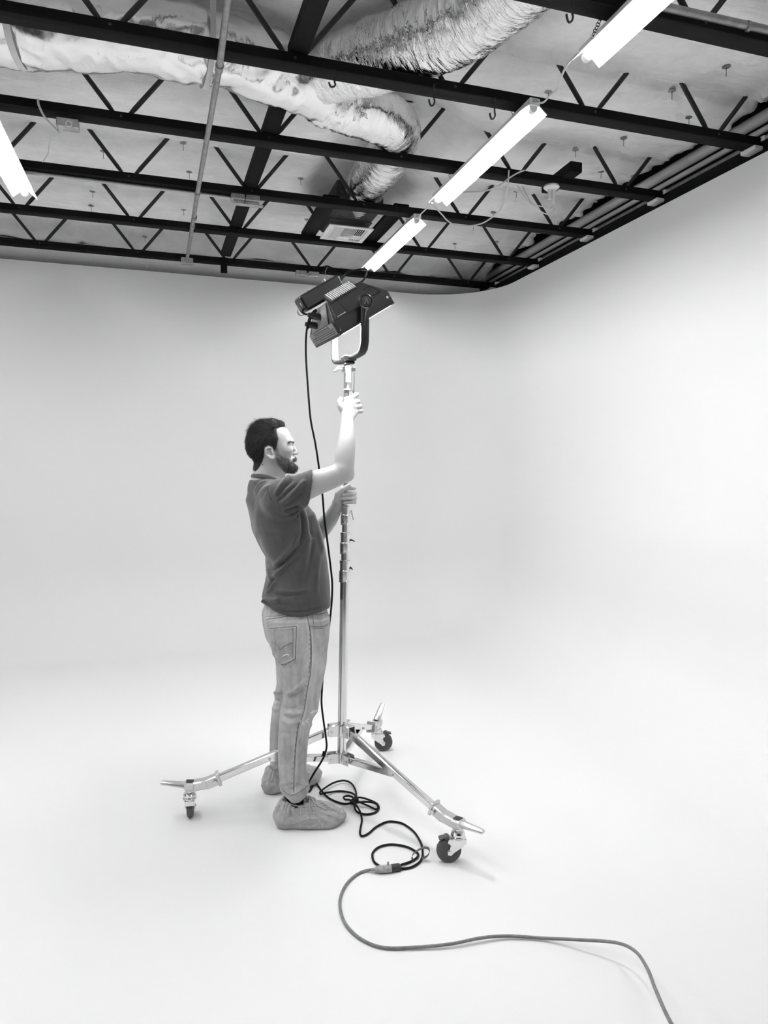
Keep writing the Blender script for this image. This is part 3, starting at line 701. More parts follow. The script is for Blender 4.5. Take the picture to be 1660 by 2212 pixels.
# ---------------------------------------------------------------- panel lamp in its yoke
TH = math.radians(32.5); YA = Vector((-.086, .9963, 0)); HL = Vector((.9963, .086, 0))
LV = HL*math.cos(TH)+Vector((0, 0, 1))*math.sin(TH); NV = LV.cross(YA)
P0 = Vector((.797, 3.12, 2.263))
ML = Matrix(((LV.x, YA.x, NV.x, P0.x), (LV.y, YA.y, NV.y, P0.y), (LV.z, YA.z, NV.z, P0.z), (0, 0, 0, 1)))
def lp(l, a, n): return ML @ Vector((l, a, n))
LAMP = thing('panel_lamp', 'black soft panel lamp tilted downwards in a yoke on top of the stand', 'studio lamp', P0)
def frust(l0, l1, a0, n0, L0, L1, A0, n1):
    v = [lp(l0, -a0, n0), lp(l1, -a0, n0), lp(l1, a0, n0), lp(l0, a0, n0), lp(L0, -A0, n1), lp(L1, -A0, n1), lp(L1, A0, n1), lp(L0, A0, n1)]
    return v, [(3, 2, 1, 0), (4, 5, 6, 7), (0, 1, 5, 4), (1, 2, 6, 5), (2, 3, 7, 6), (3, 0, 4, 7)]
m = MB(); m.add(*frust(-.16, .13, .178, -.060, -.16, .13, .178, -.004)); m.obj('lamp_body', M_BPLASTIC, LAMP, bevel=.003)
m = MB(); m.add(*frust(-.158, .128, .176, -.004, -.112, .074, .105, .080)); m.obj('lamp_back', M_DHOUSING, LAMP, bevel=.003)
m = MB(); m.box((-.015, 0, -.064), (.262, .33, .007), ML); m.obj('diffuser', M_PANEL, LAMP)
m = MB()
for sg in (-1, 1): m.box((-.015, sg*.1735, -.0635), (.29, .009, .007), ML)
m.box((-.1575, 0, -.0635), (.005, .356, .007), ML); m.box((.1275, 0, -.0635), (.005, .356, .007), ML); m.obj('front_rim', M_DHOUSING, LAMP)
# ribbed left end
e = MB().box((-.1625, 0, -.030), (.005, .33, .050), ML).obj('end_plate', M_GHOUSING, LAMP)
for k in range(6):
    MB().box((-.167, .0, -.052+.0085*k), (.006, .30 if k < 4 else .22, .0032), ML).obj('rib', M_GHOUSING, e)
m = MB(); m.add(*[[lp(*p) for p in ((-.164, -.12, -.003), (-.164, .12, -.003), (-.118, .095, .08), (-.118, -.095, .08))], [(0, 1, 2, 3)]]); o = m.obj('connector_plate', M_GHOUSING, LAMP); sm = o.modifiers.new('t', 'SOLIDIFY'); sm.thickness = .004
# recessed panels on the near sloping side
def on_side(l, t, off=0):   # t 0 at the lower edge, 1 at the top of the near sloping face
    a = -.176+(.071)*t; n = -.004+.084*t; return lp(l, a-off*.76, n+off*.64)
for (la, lb, t0, t1) in ((-.135, -.075, .12, .80), (.040, .100, .12, .62)):
    P = [(la, t0), (lb, t0), (lb-.012*(1 if lb > 0 else 0), t1), (la+.02*(1 if la < 0 else 0), t1)]
    m = MB(); m.tube([on_side(l, t, .001) for l, t in P]+[on_side(*P[0], .001)], .0016, 6); m.obj('panel_edge', M_BPLASTIC, LAMP)
m = MB(); m.bar(on_side(-.130, .10, .001), on_side(-.085, .10, .001), .0016, .003); m.obj('trim_strip', M_ZINC, LAMP)
for l, n in ((.112, -.030), (-.150, -.048)):
    m = MB(); m.cyl(lp(l, -.178, n), lp(l, -.181, n), .006 if l > 0 else .003, n=14); m.obj('screw', M_ZINC, LAMP)
# white striped vent on the top near edge
MG = ML @ Matrix.Translation((-.028, -.085, .082)) @ Matrix.Rotation(math.radians(38), 4, 'X')
g = MB().box((0, 0, 0), (.136, .070, .026), MG, ch=.003).obj('vent_box', M_DHOUSING, LAMP)
for k in range(14):
    MB().box((-.060+.0092*k, -.002, .0145), (.0042, .056, .005), MG).obj('slat', M_WENAMEL, g)
# tilt knob with its mark, and the locking lever
k0 = P0-YA*.178
m = MB(); m.lathe([(.018, 0), (.018, .018), (.031, .019), (.033, .023), (.033, .034), (.029, .038), (.024, .036), (.021, .039), (.001, .040)], k0, -YA, 36); kn = m.obj('tilt_knob', M_BPLASTIC, LAMP, angle=30)
kf = k0-YA*.0405
def kp(x, z): return kf+HL*x+Vector((0, 0, z))
m = MB(); m.tube([kp(-.010, -.010), kp(-.006, -.010), kp(-.003, -.002), kp(0, .011)], .0012, 6); m.tube([kp(0, .011), kp(.003, .006), kp(.006, -.003), kp(.009, -.011)], .0012, 6); m.obj('emblem', M_GHOUSING, kn)
m = MB(); a = kp(.003, -.030)+YA*.006; b = kp(-.007, -.100)+YA*.008
m.tube([a, a.lerp(b, .05), a.lerp(b, .95), b], [.006, .0085, .0075, .005], 10, flat=(1, .55)); m.obj('locking_lever', M_BPLASTIC, kn)
m = MB(); m.ring(a-YA*.006, YA, .005, .0012, 14, 6); m.obj('lever_pin', M_ZINC, kn)
# yoke
def strip(pts, wdir, w, t):
    P = [Vector(p) for p in pts]; v = []; wd = Vector(wdir).normalized()
    for i, p in enumerate(P):
        d = (P[min(i+1, len(P)-1)]-P[max(i-1, 0)]).normalized(); nn = d.cross(wd)
        for s, q in ((-1, -1), (1, -1), (1, 1), (-1, 1)): v.append(p+wd*s*w/2+nn*q*t/2)
    n = len(P)
    f = [(i*4+k, i*4+(k+1) % 4, i*4+4+(k+1) % 4, i*4+4+k) for i in range(n-1) for k in range(4)]+[(3, 2, 1, 0), (n*4-4, n*4-3, n*4-2, n*4-1)]
    return v, f
ZB = 2.052; yk = [(-.205, P0.z+.02-P0.z)]
ypts = []
for s in (-1, 1):
    arm = [(s*.203, .022), (s*.203, -.06), (s*.203, -.12), (s*.201, -.165), (s*.190, -.192), (s*.165, -.206), (s*.10, -.211)]
    ypts += arm if s < 0 else arm[::-1]
mid = P0.z-2.263
yw = [P0+YA*a+Vector((0, 0, z)) for a, z in ypts]
m = MB(); m.add(*strip(yw, HL, .036, .011)); y = m.obj('yoke', M_BPLASTIC, LAMP, angle=50, bevel=.002)
for off in (-.009, 0, .009):
    pts = [p+HL*off+(p-(P0-Vector((0, 0, .1)))).normalized()*.0 for p in yw]
    out = []
    for i, p in enumerate(pts):
        d = (yw[min(i+1, len(yw)-1)]-yw[max(i-1, 0)]).normalized(); nn = d.cross(HL); 
        if nn.dot(p-(P0-Vector((0, 0, .09)))) < 0: nn = -nn
        out.append(p+nn*.006)
    MB().add(*strip(out, HL, .0035, .003)).obj('groove_strip', M_DHOUSING, y, angle=50)
m = MB(); q = P0+YA*0+Vector((-.003, -.01, -.211)); m.box(q, (.056, .075, .024), ch=.004); m.box(q+Vector((0, 0, -.018)), (.044, .055, .014), ch=.003); m.cyl(q+Vector((0, 0, -.02)), q+Vector((0, 0, -.045)), .014, n=18); m.obj('yoke_mount', M_BPLASTIC, LAMP)
m = MB(); m.lathe([(.016, 0), (.016, .02), (.02, .022)], P0+YA*.178, YA, 20); m.obj('pivot_boss', M_BPLASTIC, LAMP)
# plugs on the left end
for (l, a, n, dz) in ((-.150, -.02, .048, .0), (-.160, .04, .022, -.004)):
    m = MB(); q = lp(l, a, n); d = Vector((-.97, -.05, .12+dz*10)).normalized()
    m.tube([q+d*-.02, q, q+d*.022, q+d*.032, q+d*.044], [.014, .0155, .015, .011, .009], 14); m.obj('power_plug', M_BPLASTIC, LAMP)
# separate power supply strapped on the far side
PS = thing('power_supply', 'long black power supply box mounted behind the panel lamp', 'power supply', lp(-.05, .09, .13))
m = MB(); m.box((-.050, .085, .128), (.215, .10, .072), ML, ch=.008); m.obj('case', M_BPLASTIC, PS, bevel=.002)
MB().box((-.1585, .06, .130), (.003, .05, .05), ML).obj('end_panel', M_DHOUSING, PS)
MB().box((-.1605, .06, .130), (.002, .006, .016), ML).obj('indicator_light', M_LABEL, PS)
m = MB(); m.cyl(lp(-.01, .06, .164), lp(-.01, .06, .176), .008, n=12); m.box((-.07, .09, .167), (.03, .012, .005), ML); m.obj('clip', M_BOX, PS)
m = MB(); m.cyl(lp(.057, .08, .14), lp(.080, .08, .143), .011, n=14); m.cyl(lp(.080, .08, .143), lp(.095, .08, .146), .007, n=12); m.obj('connector', M_BPLASTIC, PS)
m = MB(); m.tube(smooth_path([lp(.09, .08, .145), lp(.125, .07, .150), at(787, 581, Y=3.15), at(792, 585, Y=3.13), at(790, 596, Y=3.10), at(782, 608, Y=3.08), lp(.035, -.04, .085)], 8), .0042, 10); m.obj('lamp_lead', M_CABLE, PS)
m = MB(); m.tube(smooth_path([lp(-.155, .06, .115), at(685, 655, Y=3.18), at(668, 661, Y=3.17), at(656, 668, Y=3.16), at(654, 675, Y=3.15), at(661, 679, Y=3.15), at(672, 681, Y=3.15), lp(-.197, .04, .025)], 8), .0042, 10); m.obj('mains_lead', M_CABLE, PS)
o = MB().ring(at(650, 674, Y=3.155), (.35, -.9, .15), .016, .0035, 28, 8, (.5, 1.8)).obj('tape_ring', mat('grey_tape', .22, .4), angle=40)
tag(o, 'grey ring hanging on the lead left of the panel lamp', 'cable ring')
o = MB().tube(smooth_path([at(707, 578, Y=3.2), at(703, 588, Y=3.2), at(707, 596, Y=3.2), at(716, 603, Y=3.2)], 5)+smooth_path([at(720, 604, Y=3.2), at(733, 603, Y=3.21), lp(-.02, .06, .16)], 4), .0012, 6).obj('safety_wire', M_PIPE)
tag(o, 'thin loose wire sticking up behind the black power supply', 'wire')

# ---------------------------------------------------------------- black power cord: hangs from the lamp, lies in loops on the floor
def fl(px, py, z=.006): return at(px, py, Z=z)
hang = [(690, 668), (683, 670), (674, 677), (667, 692), (662, 722), (661, 760), (663, 800), (668, 870), (672, 910), (681, 955), (688, 1000), (697, 1070), (701, 1120), (707, 1165), (714, 1220), (718, 1260), (717, 1300), (713, 1340), (706, 1400), (699, 1450), (696, 1490), (695, 1520), (699, 1555), (704, 1590), (706, 1612), (702, 1630), (693, 1648), (680, 1668), (671, 1684)]
pts = []
for i, (x, y) in enumerate(hang):
    Y = 3.10 if i < 3 else 3.10-(.05*min(1, max(0, (i-17)/4)))+(.05*max(0, i-26)/2)
    if 11 < i < 17: Y = 3.115
    pts.append(at(x, y, Y=Y))
pts[0] = lp(-.19, -.02, .052)
pts += [fl(664, 1702, .02), fl(668, 1710, .006), fl(675, 1700), fl(681, 1690, .008), fl(688, 1698), fl(697, 1711), fl(714, 1726), fl(741, 1736), fl(759, 1734), fl(766, 1728, .012), fl(768, 1719, .018), fl(757, 1712, .012), fl(733, 1709), fl(702, 1713, .014), fl(693, 1715, .012), fl(692, 1711, .016), fl(697, 1706, .018), fl(719, 1692, .016), fl(742, 1686, .014), (fl(759, 1692, .014)), fl(768, 1706, .016), fl(770, 1721, .024), fl(767, 1735, .016), fl(767, 1746, .008), fl(774, 1755), fl(792, 1759), fl(811, 1755), fl(819, 1745), fl(812, 1734, .008), fl(786, 1724, .012), fl(771, 1723, .022), fl(761, 1729, .024), fl(768, 1734, .022), fl(790, 1732, .018), fl(810, 1735, .016), fl(817, 1743, .014), fl(812, 1748, .008), fl(792, 1739, .012), fl(776, 1732, .022), fl(764, 1723, .024), fl(752, 1719, .028), fl(743, 1722, .030), fl(746, 1727, .032), fl(756, 1728, .034), fl(767, 1736, .032), fl(778, 1753, .018), fl(782, 1772), fl(778, 1798), fl(783, 1806), fl(797, 1800), fl(812, 1787), fl(834, 1776), fl(852, 1775), fl(872, 1780), fl(894, 1796), fl(908, 1817), fl(913, 1834), fl(913, 1850), fl(907, 1862), fl(892, 1872), fl(876, 1876), fl(858, 1877)]
CORD = thing('electrical_cable', 'long black power cord dropping from the lamp and lying in loops on the floor', 'cord', fl(765, 1730, 0))
MB().tube(smooth_path(pts, 6), .0046, 8).obj('cable', M_CABLE, CORD, angle=60)
lo = [fl(862, 1872, .010), fl(868, 1868, .009), fl(883, 1863), fl(897, 1856), fl(904, 1847), fl(898, 1839), fl(878, 1829), fl(847, 1824), fl(821, 1829), fl(807, 1840), fl(805, 1851), fl(809, 1862), fl(818, 1869), fl(828, 1873, .004)]
MB().tube(smooth_path(lo, 6), .0046, 8).obj('cable', M_CABLE, CORD, angle=60)
MB().bar(fl(843, 1876, .014), fl(866, 1873, .012), .026, .024, ch=.004).obj('plug', M_BPLASTIC, CORD)
m = MB(); a = fl(766, 1729, .022); m.tube([a+Vector((-.012, -.012, 0)), a+Vector((.012, .012, 0))], .014, 12); m.obj('tie_wrap', M_CABLE, CORD)
m = MB(); c1 = at(700, 1628, Y=3.12); m.cyl(c1+Vector((.002, 0, .01)), c1-Vector((.003, 0, .01)), .007, n=10); m.obj('cable_marker', M_CABLE, CORD)
# hook-and-loop tie standing up round the cord near the plug
c = fl(905, 1846, .03); 
pp = [at(x, y, Y=c.y+dy) for x, y, dy in ((912, 1853, 0), (921, 1851, -.01), (928, 1842, -.01), (926, 1833, 0), (917, 1831, .01), (906, 1835, .01), (895, 1843, 0), (890, 1851, -.005), (893, 1858, -.01))]
o = MB(); o.add(*strip(smooth_path(pp, 6), (.5, .85, .25), .012, .002)); o = o.obj('cable_tie', mat('grey_tie', .075, .7), angle=50)
tag(o, 'dark grey loop tie standing on the black cord near its plug', 'cable tie')

# grey extension cord with a translucent connector
EX = thing('extension_cord', 'grey extension cord curving across the white floor to the bottom right', 'cord', fl(800, 2030, 0))
raise_ = [(815, 1878, .014), (800, 1879, .010), (783, 1883, .006), (764, 1894, .006), (746, 1914, .006), (735, 1943, .006), (738, 1975, .006), (752, 2003, .006), (783, 2030, .006), (830, 2047, .006), (900, 2046, .008), (975, 2039, .012), (1040, 2026, .014), (1100, 2022, .010), (1180, 2027, .010), (1250, 2030, .03), (1330, 2036, .06), (1372, 2054, .10), (1398, 2090, .13), (1416, 2135, .15), (1440, 2190, .17), (1470, 2245, .18), (1520, 2330, .19)]
MB().tube(smooth_path([fl(x, y, z) for x, y, z in raise_], 8), .0052, 12).obj('cable', M_GCABLE, EX, angle=60)
M_CLEAR = mat('translucent_grey_plastic', .33, .3, bump=(120, .004), var=(50, .4))
a, b2 = fl(815, 1878, .014), fl(846, 1876, .014); d = (b2-a).normalized()
m = MB(); m.tube([a-d*.022, a-d*.004], [.0065, .008], 12); m.tube([a-d*.006, a+d*.006, a+d*.016, b2-d*.002, b2], [.010, .0155, .0165, .0165, .015], 16, flat=(1.05, .85)); m.box(b2+Vector((-.012, .006, .018)), (.008, .008, .016), ch=.002); m.obj('connector', M_CLEAR, EX)
# ---------------------------------------------------------------- the man: surfaces grown from blended volumes on a grid
class Vol:
    def __init__(s, lo, hi, h):
        s.lo = np.array(lo, float); s.h = h
        s.n = np.ceil((np.array(hi)-s.lo)/h).astype(int)+1
        s.a = np.full(s.n, .2, np.float32)
    def like(s):
        t = object.__new__(Vol); t.lo, t.h, t.n = s.lo, s.h, s.n; t.a = np.full(s.n, .2, np.float32); return t
    def _sub(s, lo, hi):
        i0 = np.maximum(0, np.floor((np.array(lo)-s.lo)/s.h).astype(int)); i1 = np.minimum(s.n, np.ceil((np.array(hi)-s.lo)/s.h).astype(int)+1)
        sl = tuple(slice(a, max(a, b)) for a, b in zip(i0, i1))
        g = [(s.lo[k]+s.h*np.arange(sl[k].start, sl[k].stop)).astype(np.float32) for k in range(3)]
        return sl, g[0][:, None, None], g[1][None, :, None], g[2][None, None, :]
    def put(s, fn, lo, hi, k=.0, op='u', pad=None):
        pad = pad if pad is not None else k+4*s.h
        sl, X, Y, Z = s._sub(np.array(lo)-pad, np.array(hi)+pad)
        if 0 in [q.stop-q.start for q in sl]: return
        d = fn(X, Y, Z).astype(np.float32); a = s.a[sl]
        if op == 'u':
            r = np.minimum(a, d)
            if k > 0: hh = np.maximum(k-np.abs(a-d), 0)/k; r = r-hh*hh*k*.25
        elif op == 's':
            d = -d; r = np.maximum(a, d)
            if k > 0: hh = np.maximum(k-np.abs(a-d), 0)/k; r = r+hh*hh*k*.25
        else:
            r = np.maximum(a, d)
        s.a[sl] = r
    def cone(s, a, b, ra, rb, k=.01, op='u'):
        a = np.array(a, np.float32); b = np.array(b, np.float32); ba = b-a; L2 = float(ba@ba) or 1e-9
        def fn(X, Y, Z):
            px, py, pz = X-a[0], Y-a[1], Z-a[2]
            t = np.clip((px*ba[0]+py*ba[1]+pz*ba[2])/L2, 0, 1)
            return np.sqrt((px-t*ba[0])**2+(py-t*ba[1])**2+(pz-t*ba[2])**2)-(ra+(rb-ra)*t)
        r = max(ra, rb); s.put(fn, np.minimum(a, b)-r, np.maximum(a, b)+r, k, op)
    def chain(s, pts, rs, k=.004, op='u'):
        P = [np.array(p, np.float32) for p in pts]; rr = list(rs) if isinstance(rs, (list, tuple)) else [rs]*len(P)
        def fn(X, Y, Z):
            o = None
            for a, b, ra, rb in zip(P[:-1], P[1:], rr[:-1], rr[1:]):
                ba = b-a; L2 = float(ba@ba) or 1e-9; px, py, pz = X-a[0], Y-a[1], Z-a[2]
                t = np.clip((px*ba[0]+py*ba[1]+pz*ba[2])/L2, 0, 1)
                d = np.sqrt((px-t*ba[0])**2+(py-t*ba[1])**2+(pz-t*ba[2])**2)-(ra+(rb-ra)*t)
                o = d if o is None else np.minimum(o, d)
            return o
        s.put(fn, np.min(P, 0)-max(rr), np.max(P, 0)+max(rr), k, op)
    def schain(s, pts, rs, k=.01, n=6):
        q = [(Vector(p), r) for p, r in zip(pts, rs)]; P = smooth_path([p for p, r in q], n); m = len(q)-1
        t = [i/n for i in range(len(P))]; R = list(np.interp(t, range(m+1), rs))
        R = [float(sum(R[max(0, i-2):i+3])/len(R[max(0, i-2):i+3])) for i in range(len(R))]
        s.chain([tuple(p) for p in P], R, k)
    def ell(s, c, r, k=.01, op='u', M=None):
        c = np.array(c, np.float32); r = np.array(r, np.float32)
        def fn(X, Y, Z):
            x, y, z = X-c[0], Y-c[1], Z-c[2]
            if M is not None:
                x, y, z = (M[0][0]*x+M[0][1]*y+M[0][2]*z, M[1][0]*x+M[1][1]*y+M[1][2]*z, M[2][0]*x+M[2][1]*y+M[2][2]*z)
            k0 = np.sqrt((x/r[0])**2+(y/r[1])**2+(z/r[2])**2)+1e-6; k1 = np.sqrt((x/r[0]**2)**2+(y/r[1]**2)**2+(z/r[2]**2)**2)+1e-6
            return k0*(k0-1)/k1
        R = r.max(); R3 = np.array([R]*3) if M is not None else r
        s.put(fn, c-R3, c+R3, k, op)
    def loft(s, rows, k=.02, e=2.2, op='u'):
        """rows (z, x0, x1, yc, ry): stacked super-ellipses, ends closed flat"""
        R = np.array(sorted(rows), np.float32); z = R[:, 0]
        def fn(X, Y, Z):
            zz = Z.ravel()
            def sm(v):
                return np.interp(zz, z, v)[None, None, :]
            x0, x1, yc, ry = sm(R[:, 1]), sm(R[:, 2]), sm(R[:, 3]), sm(R[:, 4])
            xc, rx = (x0+x1)/2, (x1-x0)/2
            q = (np.abs((X-xc)/rx)**e+np.abs((Y-yc)/ry)**e)**(1/e)
            d = (q-1)*np.minimum(rx, ry)
            return np.maximum(d, np.maximum(z[0]-Z, Z-z[-1]))
        s.put(fn, (R[:, 1].min(), (R[:, 3]-R[:, 4]).min(), z[0]), (R[:, 2].max(), (R[:, 3]+R[:, 4]).max(), z[-1]), k, op)
    def mesh(s):
        """surface nets"""
        a = s.a; ins = a < 0
        n = np.array(a.shape)-1
        cs = None
        for dx in (0, 1):
            for dy in (0, 1):
                for dz in (0, 1):
                    q = ins[dx:n[0]+dx, dy:n[1]+dy, dz:n[2]+dz].astype(np.int8); cs = q if cs is None else cs+q
        I = np.argwhere((cs > 0) & (cs < 8)); idx = np.full(cs.shape, -1, np.int32); idx[tuple(I.T)] = np.arange(len(I))
        acc = np.zeros((len(I), 3)); cnt = np.zeros(len(I)); V = {}
        for c in range(8):
            o = (c & 1, c >> 1 & 1, c >> 2 & 1); V[o] = a[I[:, 0]+o[0], I[:, 1]+o[1], I[:, 2]+o[2]].astype(float)
        for ax_ in range(3):
            for c in range(4):
                o = [0, 0, 0]; oth = [q for q in range(3) if q != ax_]; o[oth[0]] = c & 1; o[oth[1]] = c >> 1
                p = list(o); p[ax_] = 1; va, vb = V[tuple(o)], V[tuple(p)]
                m = (va < 0) != (vb < 0); t = np.where(m, va/np.where(m, va-vb, 1), 0)
                pos = np.tile(np.array(o, float), (len(I), 1)); pos[:, ax_] = t
                acc += pos*m[:, None]; cnt += m
        verts = s.lo+s.h*(I+acc/cnt[:, None]); F = []
        for ax_ in range(3):
            o1, o2 = [q for q in range(3) if q != ax_]
            A = [slice(1, -1)]*3; A[ax_] = slice(0, -1); B = list(A); B[ax_] = slice(1, None)
            e = ins[tuple(A)] != ins[tuple(B)]; E = np.argwhere(e); off = np.array([1, 1, 1]); off[ax_] = 0; E = E+off
            fl_ = ins[tuple(E.T)]
            def at_(u, w):
                q = E.copy(); q[:, o1] -= u; q[:, o2] -= w; return idx[tuple(q.T)]
            q = np.stack([at_(0, 0), at_(1, 0), at_(1, 1), at_(0, 1)], 1)
            flip = fl_ if ax_ != 1 else ~fl_
            q[~flip] = q[~flip][:, ::-1]
            F.append(q)
        return verts, np.concatenate(F)
def relax(v, f, it=2, lam=.5):
    e = np.concatenate([f[:, [0, 1]], f[:, [1, 2]], f[:, [2, 3]], f[:, [3, 0]]])
    n = len(v); deg = np.bincount(e.ravel(), minlength=n)[:, None]
    for _ in range(it):
        s = np.zeros_like(v)
        for c in range(3): s[:, c] = np.bincount(e[:, 0], v[e[:, 1], c], n)+np.bincount(e[:, 1], v[e[:, 0], c], n)
        v = v+lam*(s/np.maximum(deg, 1)-v)
    return v
def vnormals(v, f):
    n = np.cross(v[f[:, 2]]-v[f[:, 0]], v[f[:, 3]]-v[f[:, 1]]); o = np.zeros_like(v)
    for c in range(3):
        for k in range(4): o[:, c] += np.bincount(f[:, k], n[:, c], len(v))
    return o/np.maximum(np.linalg.norm(o, axis=1, keepdims=True), 1e-12)
def npmesh(name, v, f, m, parent, tone=None):
    me = bpy.data.meshes.new(name); me.vertices.add(len(v)); me.vertices.foreach_set('co', np.asarray(v, np.float32).ravel())
    f = np.asarray(f); k = f.shape[1]
    me.loops.add(f.size); me.loops.foreach_set('vertex_index', f.ravel().astype(np.int32)); me.polygons.add(len(f))
    me.polygons.foreach_set('loop_start', np.arange(0, f.size, k, dtype=np.int32))
    me.update(calc_edges=True); me.validate(); me.shade_smooth(); me.materials.append(m)
    if tone is not None and len(me.vertices) == len(v):
        at_ = me.attributes.new('tone', 'FLOAT', 'POINT'); at_.data.foreach_set('value', np.asarray(tone, np.float32))
    o = bpy.data.objects.new(name, me); COL.objects.link(o)
    o.parent = parent; o.matrix_parent_inverse = Matrix.Translation(-Vector(parent.location)); return o
Rn, Un, Fn, Cn = np.array(_R), np.array(_U), np.array(_F), np.array(CAM)
def topix(v):
    p = v-Cn; d = p@Fn; return np.stack([IW/2+FPX*(p@Rn)/d, IH/2-FPX*(p@Un)/d], 1)
def seg_dist(P, line):
    """distance of pixels P to a polyline and the parameter along it, with the signed side"""
    best = np.full(len(P), 1e9); tt = np.zeros(len(P)); sd = np.zeros(len(P)); L = 0; ln = np.array(line, float)
    tot = np.linalg.norm(np.diff(ln, axis=0), axis=1).sum()
    for a, b in zip(ln[:-1], ln[1:]):
        ab = b-a; l = np.linalg.norm(ab); t = np.clip(((P-a)@ab)/l**2, 0, 1); q = P-a-t[:, None]*ab; d = np.linalg.norm(q, axis=1)
        m = d < best; best[m] = d[m]; tt[m] = (L+t[m]*l)/tot; sd[m] = np.sign(ab[0]*q[m, 1]-ab[1]*q[m, 0]); L += l
    return best, tt, sd
def in_poly(P, poly):
    x, y = P[:, 0], P[:, 1]; r = np.zeros(len(P), bool); n = len(poly)
    for i in range(n):
        (x1, y1), (x2, y2) = poly[i], poly[(i+1) % n]
        c = ((y1 > y) != (y2 > y)) & (x < (x2-x1)*(y-y1)/((y2-y1) or 1e-9)+x1); r ^= c
    return r
def sdpoly(P, poly):
    d = seg_dist(P, list(poly)+[poly[0]])[0]; return np.where(in_poly(P, poly), d, -d)
def crease(v, nrm, lines, near=None, gain=1.0):
    """cloth folds: ridge (+) or valley (-) along lines given where the photograph shows them, on the camera's side of the cloth"""
    P = topix(v); face = np.clip(-(nrm@Fn)*3+.3, 0, 1)
    if near is not None: face = face*near
    dsp = np.zeros(len(v))
    for line, h, w in lines:
        d, t, s = seg_dist(P, line); env = np.clip(np.minimum(t, 1-t)*6, 0, 1)
        dsp += gain*h*np.exp(-(d/w)**2)*env
    return v+nrm*(dsp*face)[:, None]
def a3(px, py, Y): return tuple(at(px, py, Y=Y))

YC = 3.14
MAN = thing('person', 'bearded man in a dark t-shirt and faded jeans reaching up to hold the light stand', 'person', (.56, YC, 0))
# ---- bare body
B = Vol((.32, 2.84, .02), (.88, 3.44, 1.93), .003)
HY = 3.135
FX_ = -.006                                                             # the face sits a little back on the skull
B.ell((.446, HY, 1.682), (.093, .076, .087), 0)                         # cranium
B.ell((.420, HY, 1.660), (.073, .068, .075), .02)
B.ell((.498+FX_, HY, 1.640), (.054, .060, .075), .025)                   # face mass
B.cone((.500+FX_, HY, 1.600), (.538+FX_, HY, 1.572), .046, .030, .02)    # jaw
B.ell((.5465+FX_, HY, 1.566), (.023, .024, .020), .016)                  # chin
for s in (-1, 1):
    B.cone((.462, HY+s*.052, 1.605), (.535+FX_, HY+s*.026, 1.568), .020, .018, .02)
    B.ell((.512+FX_, HY+s*.044, 1.640), (.026, .021, .020), .028)        # cheekbone
    B.chain([(.5425+FX_, HY+s*.006, 1.6785), (.5400+FX_, HY+s*.026, 1.6810), (.527+FX_, HY+s*.046, 1.678)], [.0095, .0100, .0100], .018)   # brow
    B.ell((.5575+FX_, HY+s*.031, 1.6645), (.0180, .0150, .0085), .010, 's')       # eye socket
    B.ell((.5280+FX_, HY+s*.032, 1.6640), (.0160, .0160, .0150), .004)   # lids over the eyeball
    B.ell((.5460+FX_, HY+s*.035, 1.6630), (.0085, .0100, .0040), .002, 's')   # the opening between them
B.cone((.546+FX_, HY, 1.668), (.5645+FX_, HY, 1.634), .0085, .0105, .010)        # nose
B.ell((.5650+FX_, HY, 1.6305), (.0112, .0105, .0100), .006)
for s in (-1, 1):
    B.ell((.5555+FX_, HY+s*.0115, 1.6265), (.0110, .0080, .0078), .005)
    B.ell((.5610+FX_, HY+s*.0075, 1.6192), (.0055, .0036, .0040), .002, 's')
    B.chain([(.550+FX_, HY+s*.018, 1.634), (.546+FX_, HY+s*.027, 1.612)], [.004, .004], .012, 's')   # cheek fold
B.ell((.5510+FX_, HY, 1.602), (.0165, .026, .014), .008)                 # moustache, lips
B.ell((.5550+FX_, HY, 1.5865), (.0110, .020, .0058), .004)
B.cone((.570+FX_, HY-.02, 1.5925), (.570+FX_, HY+.02, 1.5925), .0034, .0034, .003, 's')
B.cone((.566+FX_, HY-.012, 1.5775), (.566+FX_, HY+.012, 1.5775), .004, .004, .006, 's')
for s in (-1, 1):   # ears
    def e3(px, py, dy): p = at(px, py, Y=3.06); return (p.x, HY+s*(.075+dy), p.z)
    B.ell(e3(582.5, 979, .001), (.016, .007, .024), .008)
    rim = [(587, 973, 0), (583.5, 967.5, .010), (578, 967, .014), (573.5, 970.5, .016), (572, 976.5, .016), (574.5, 983, .014), (580, 988, .010), (586, 991, .007), (590.5, 989.5, .004), (590.5, 985, .001)]
    B.chain([e3(*q) for q in rim], [.0045]*6+[.005, .0058, .0055, .0045], .003)
    B.chain([e3(*q) for q in ((579, 972, .009), (577.5, 979, .009), (581.5, 985, .008), (587, 986.5, .004))], .0038, .003)
    B.cone(e3(587.5, 976, .004), e3(588, 981, .004), .0045, .0045, .003)
    B.ell(e3(583.5, 979.5, .010), (.0062, .006, .009), .003, 's')
B.chain([(.448, HY, 1.63), (.438, 3.138, 1.56), (.425, YC, 1.49), (.44, YC, 1.40)], [.058, .060, .066, .09], .02)   # neck
for s in (-1, 1): B.cone((.47, HY+s*.045, 1.60), (.475, YC+s*.02, 1.50), .016, .018, .02)
B.cone((.468, HY, 1.575), (.47, YC, 1.48), .040, .045, .02)
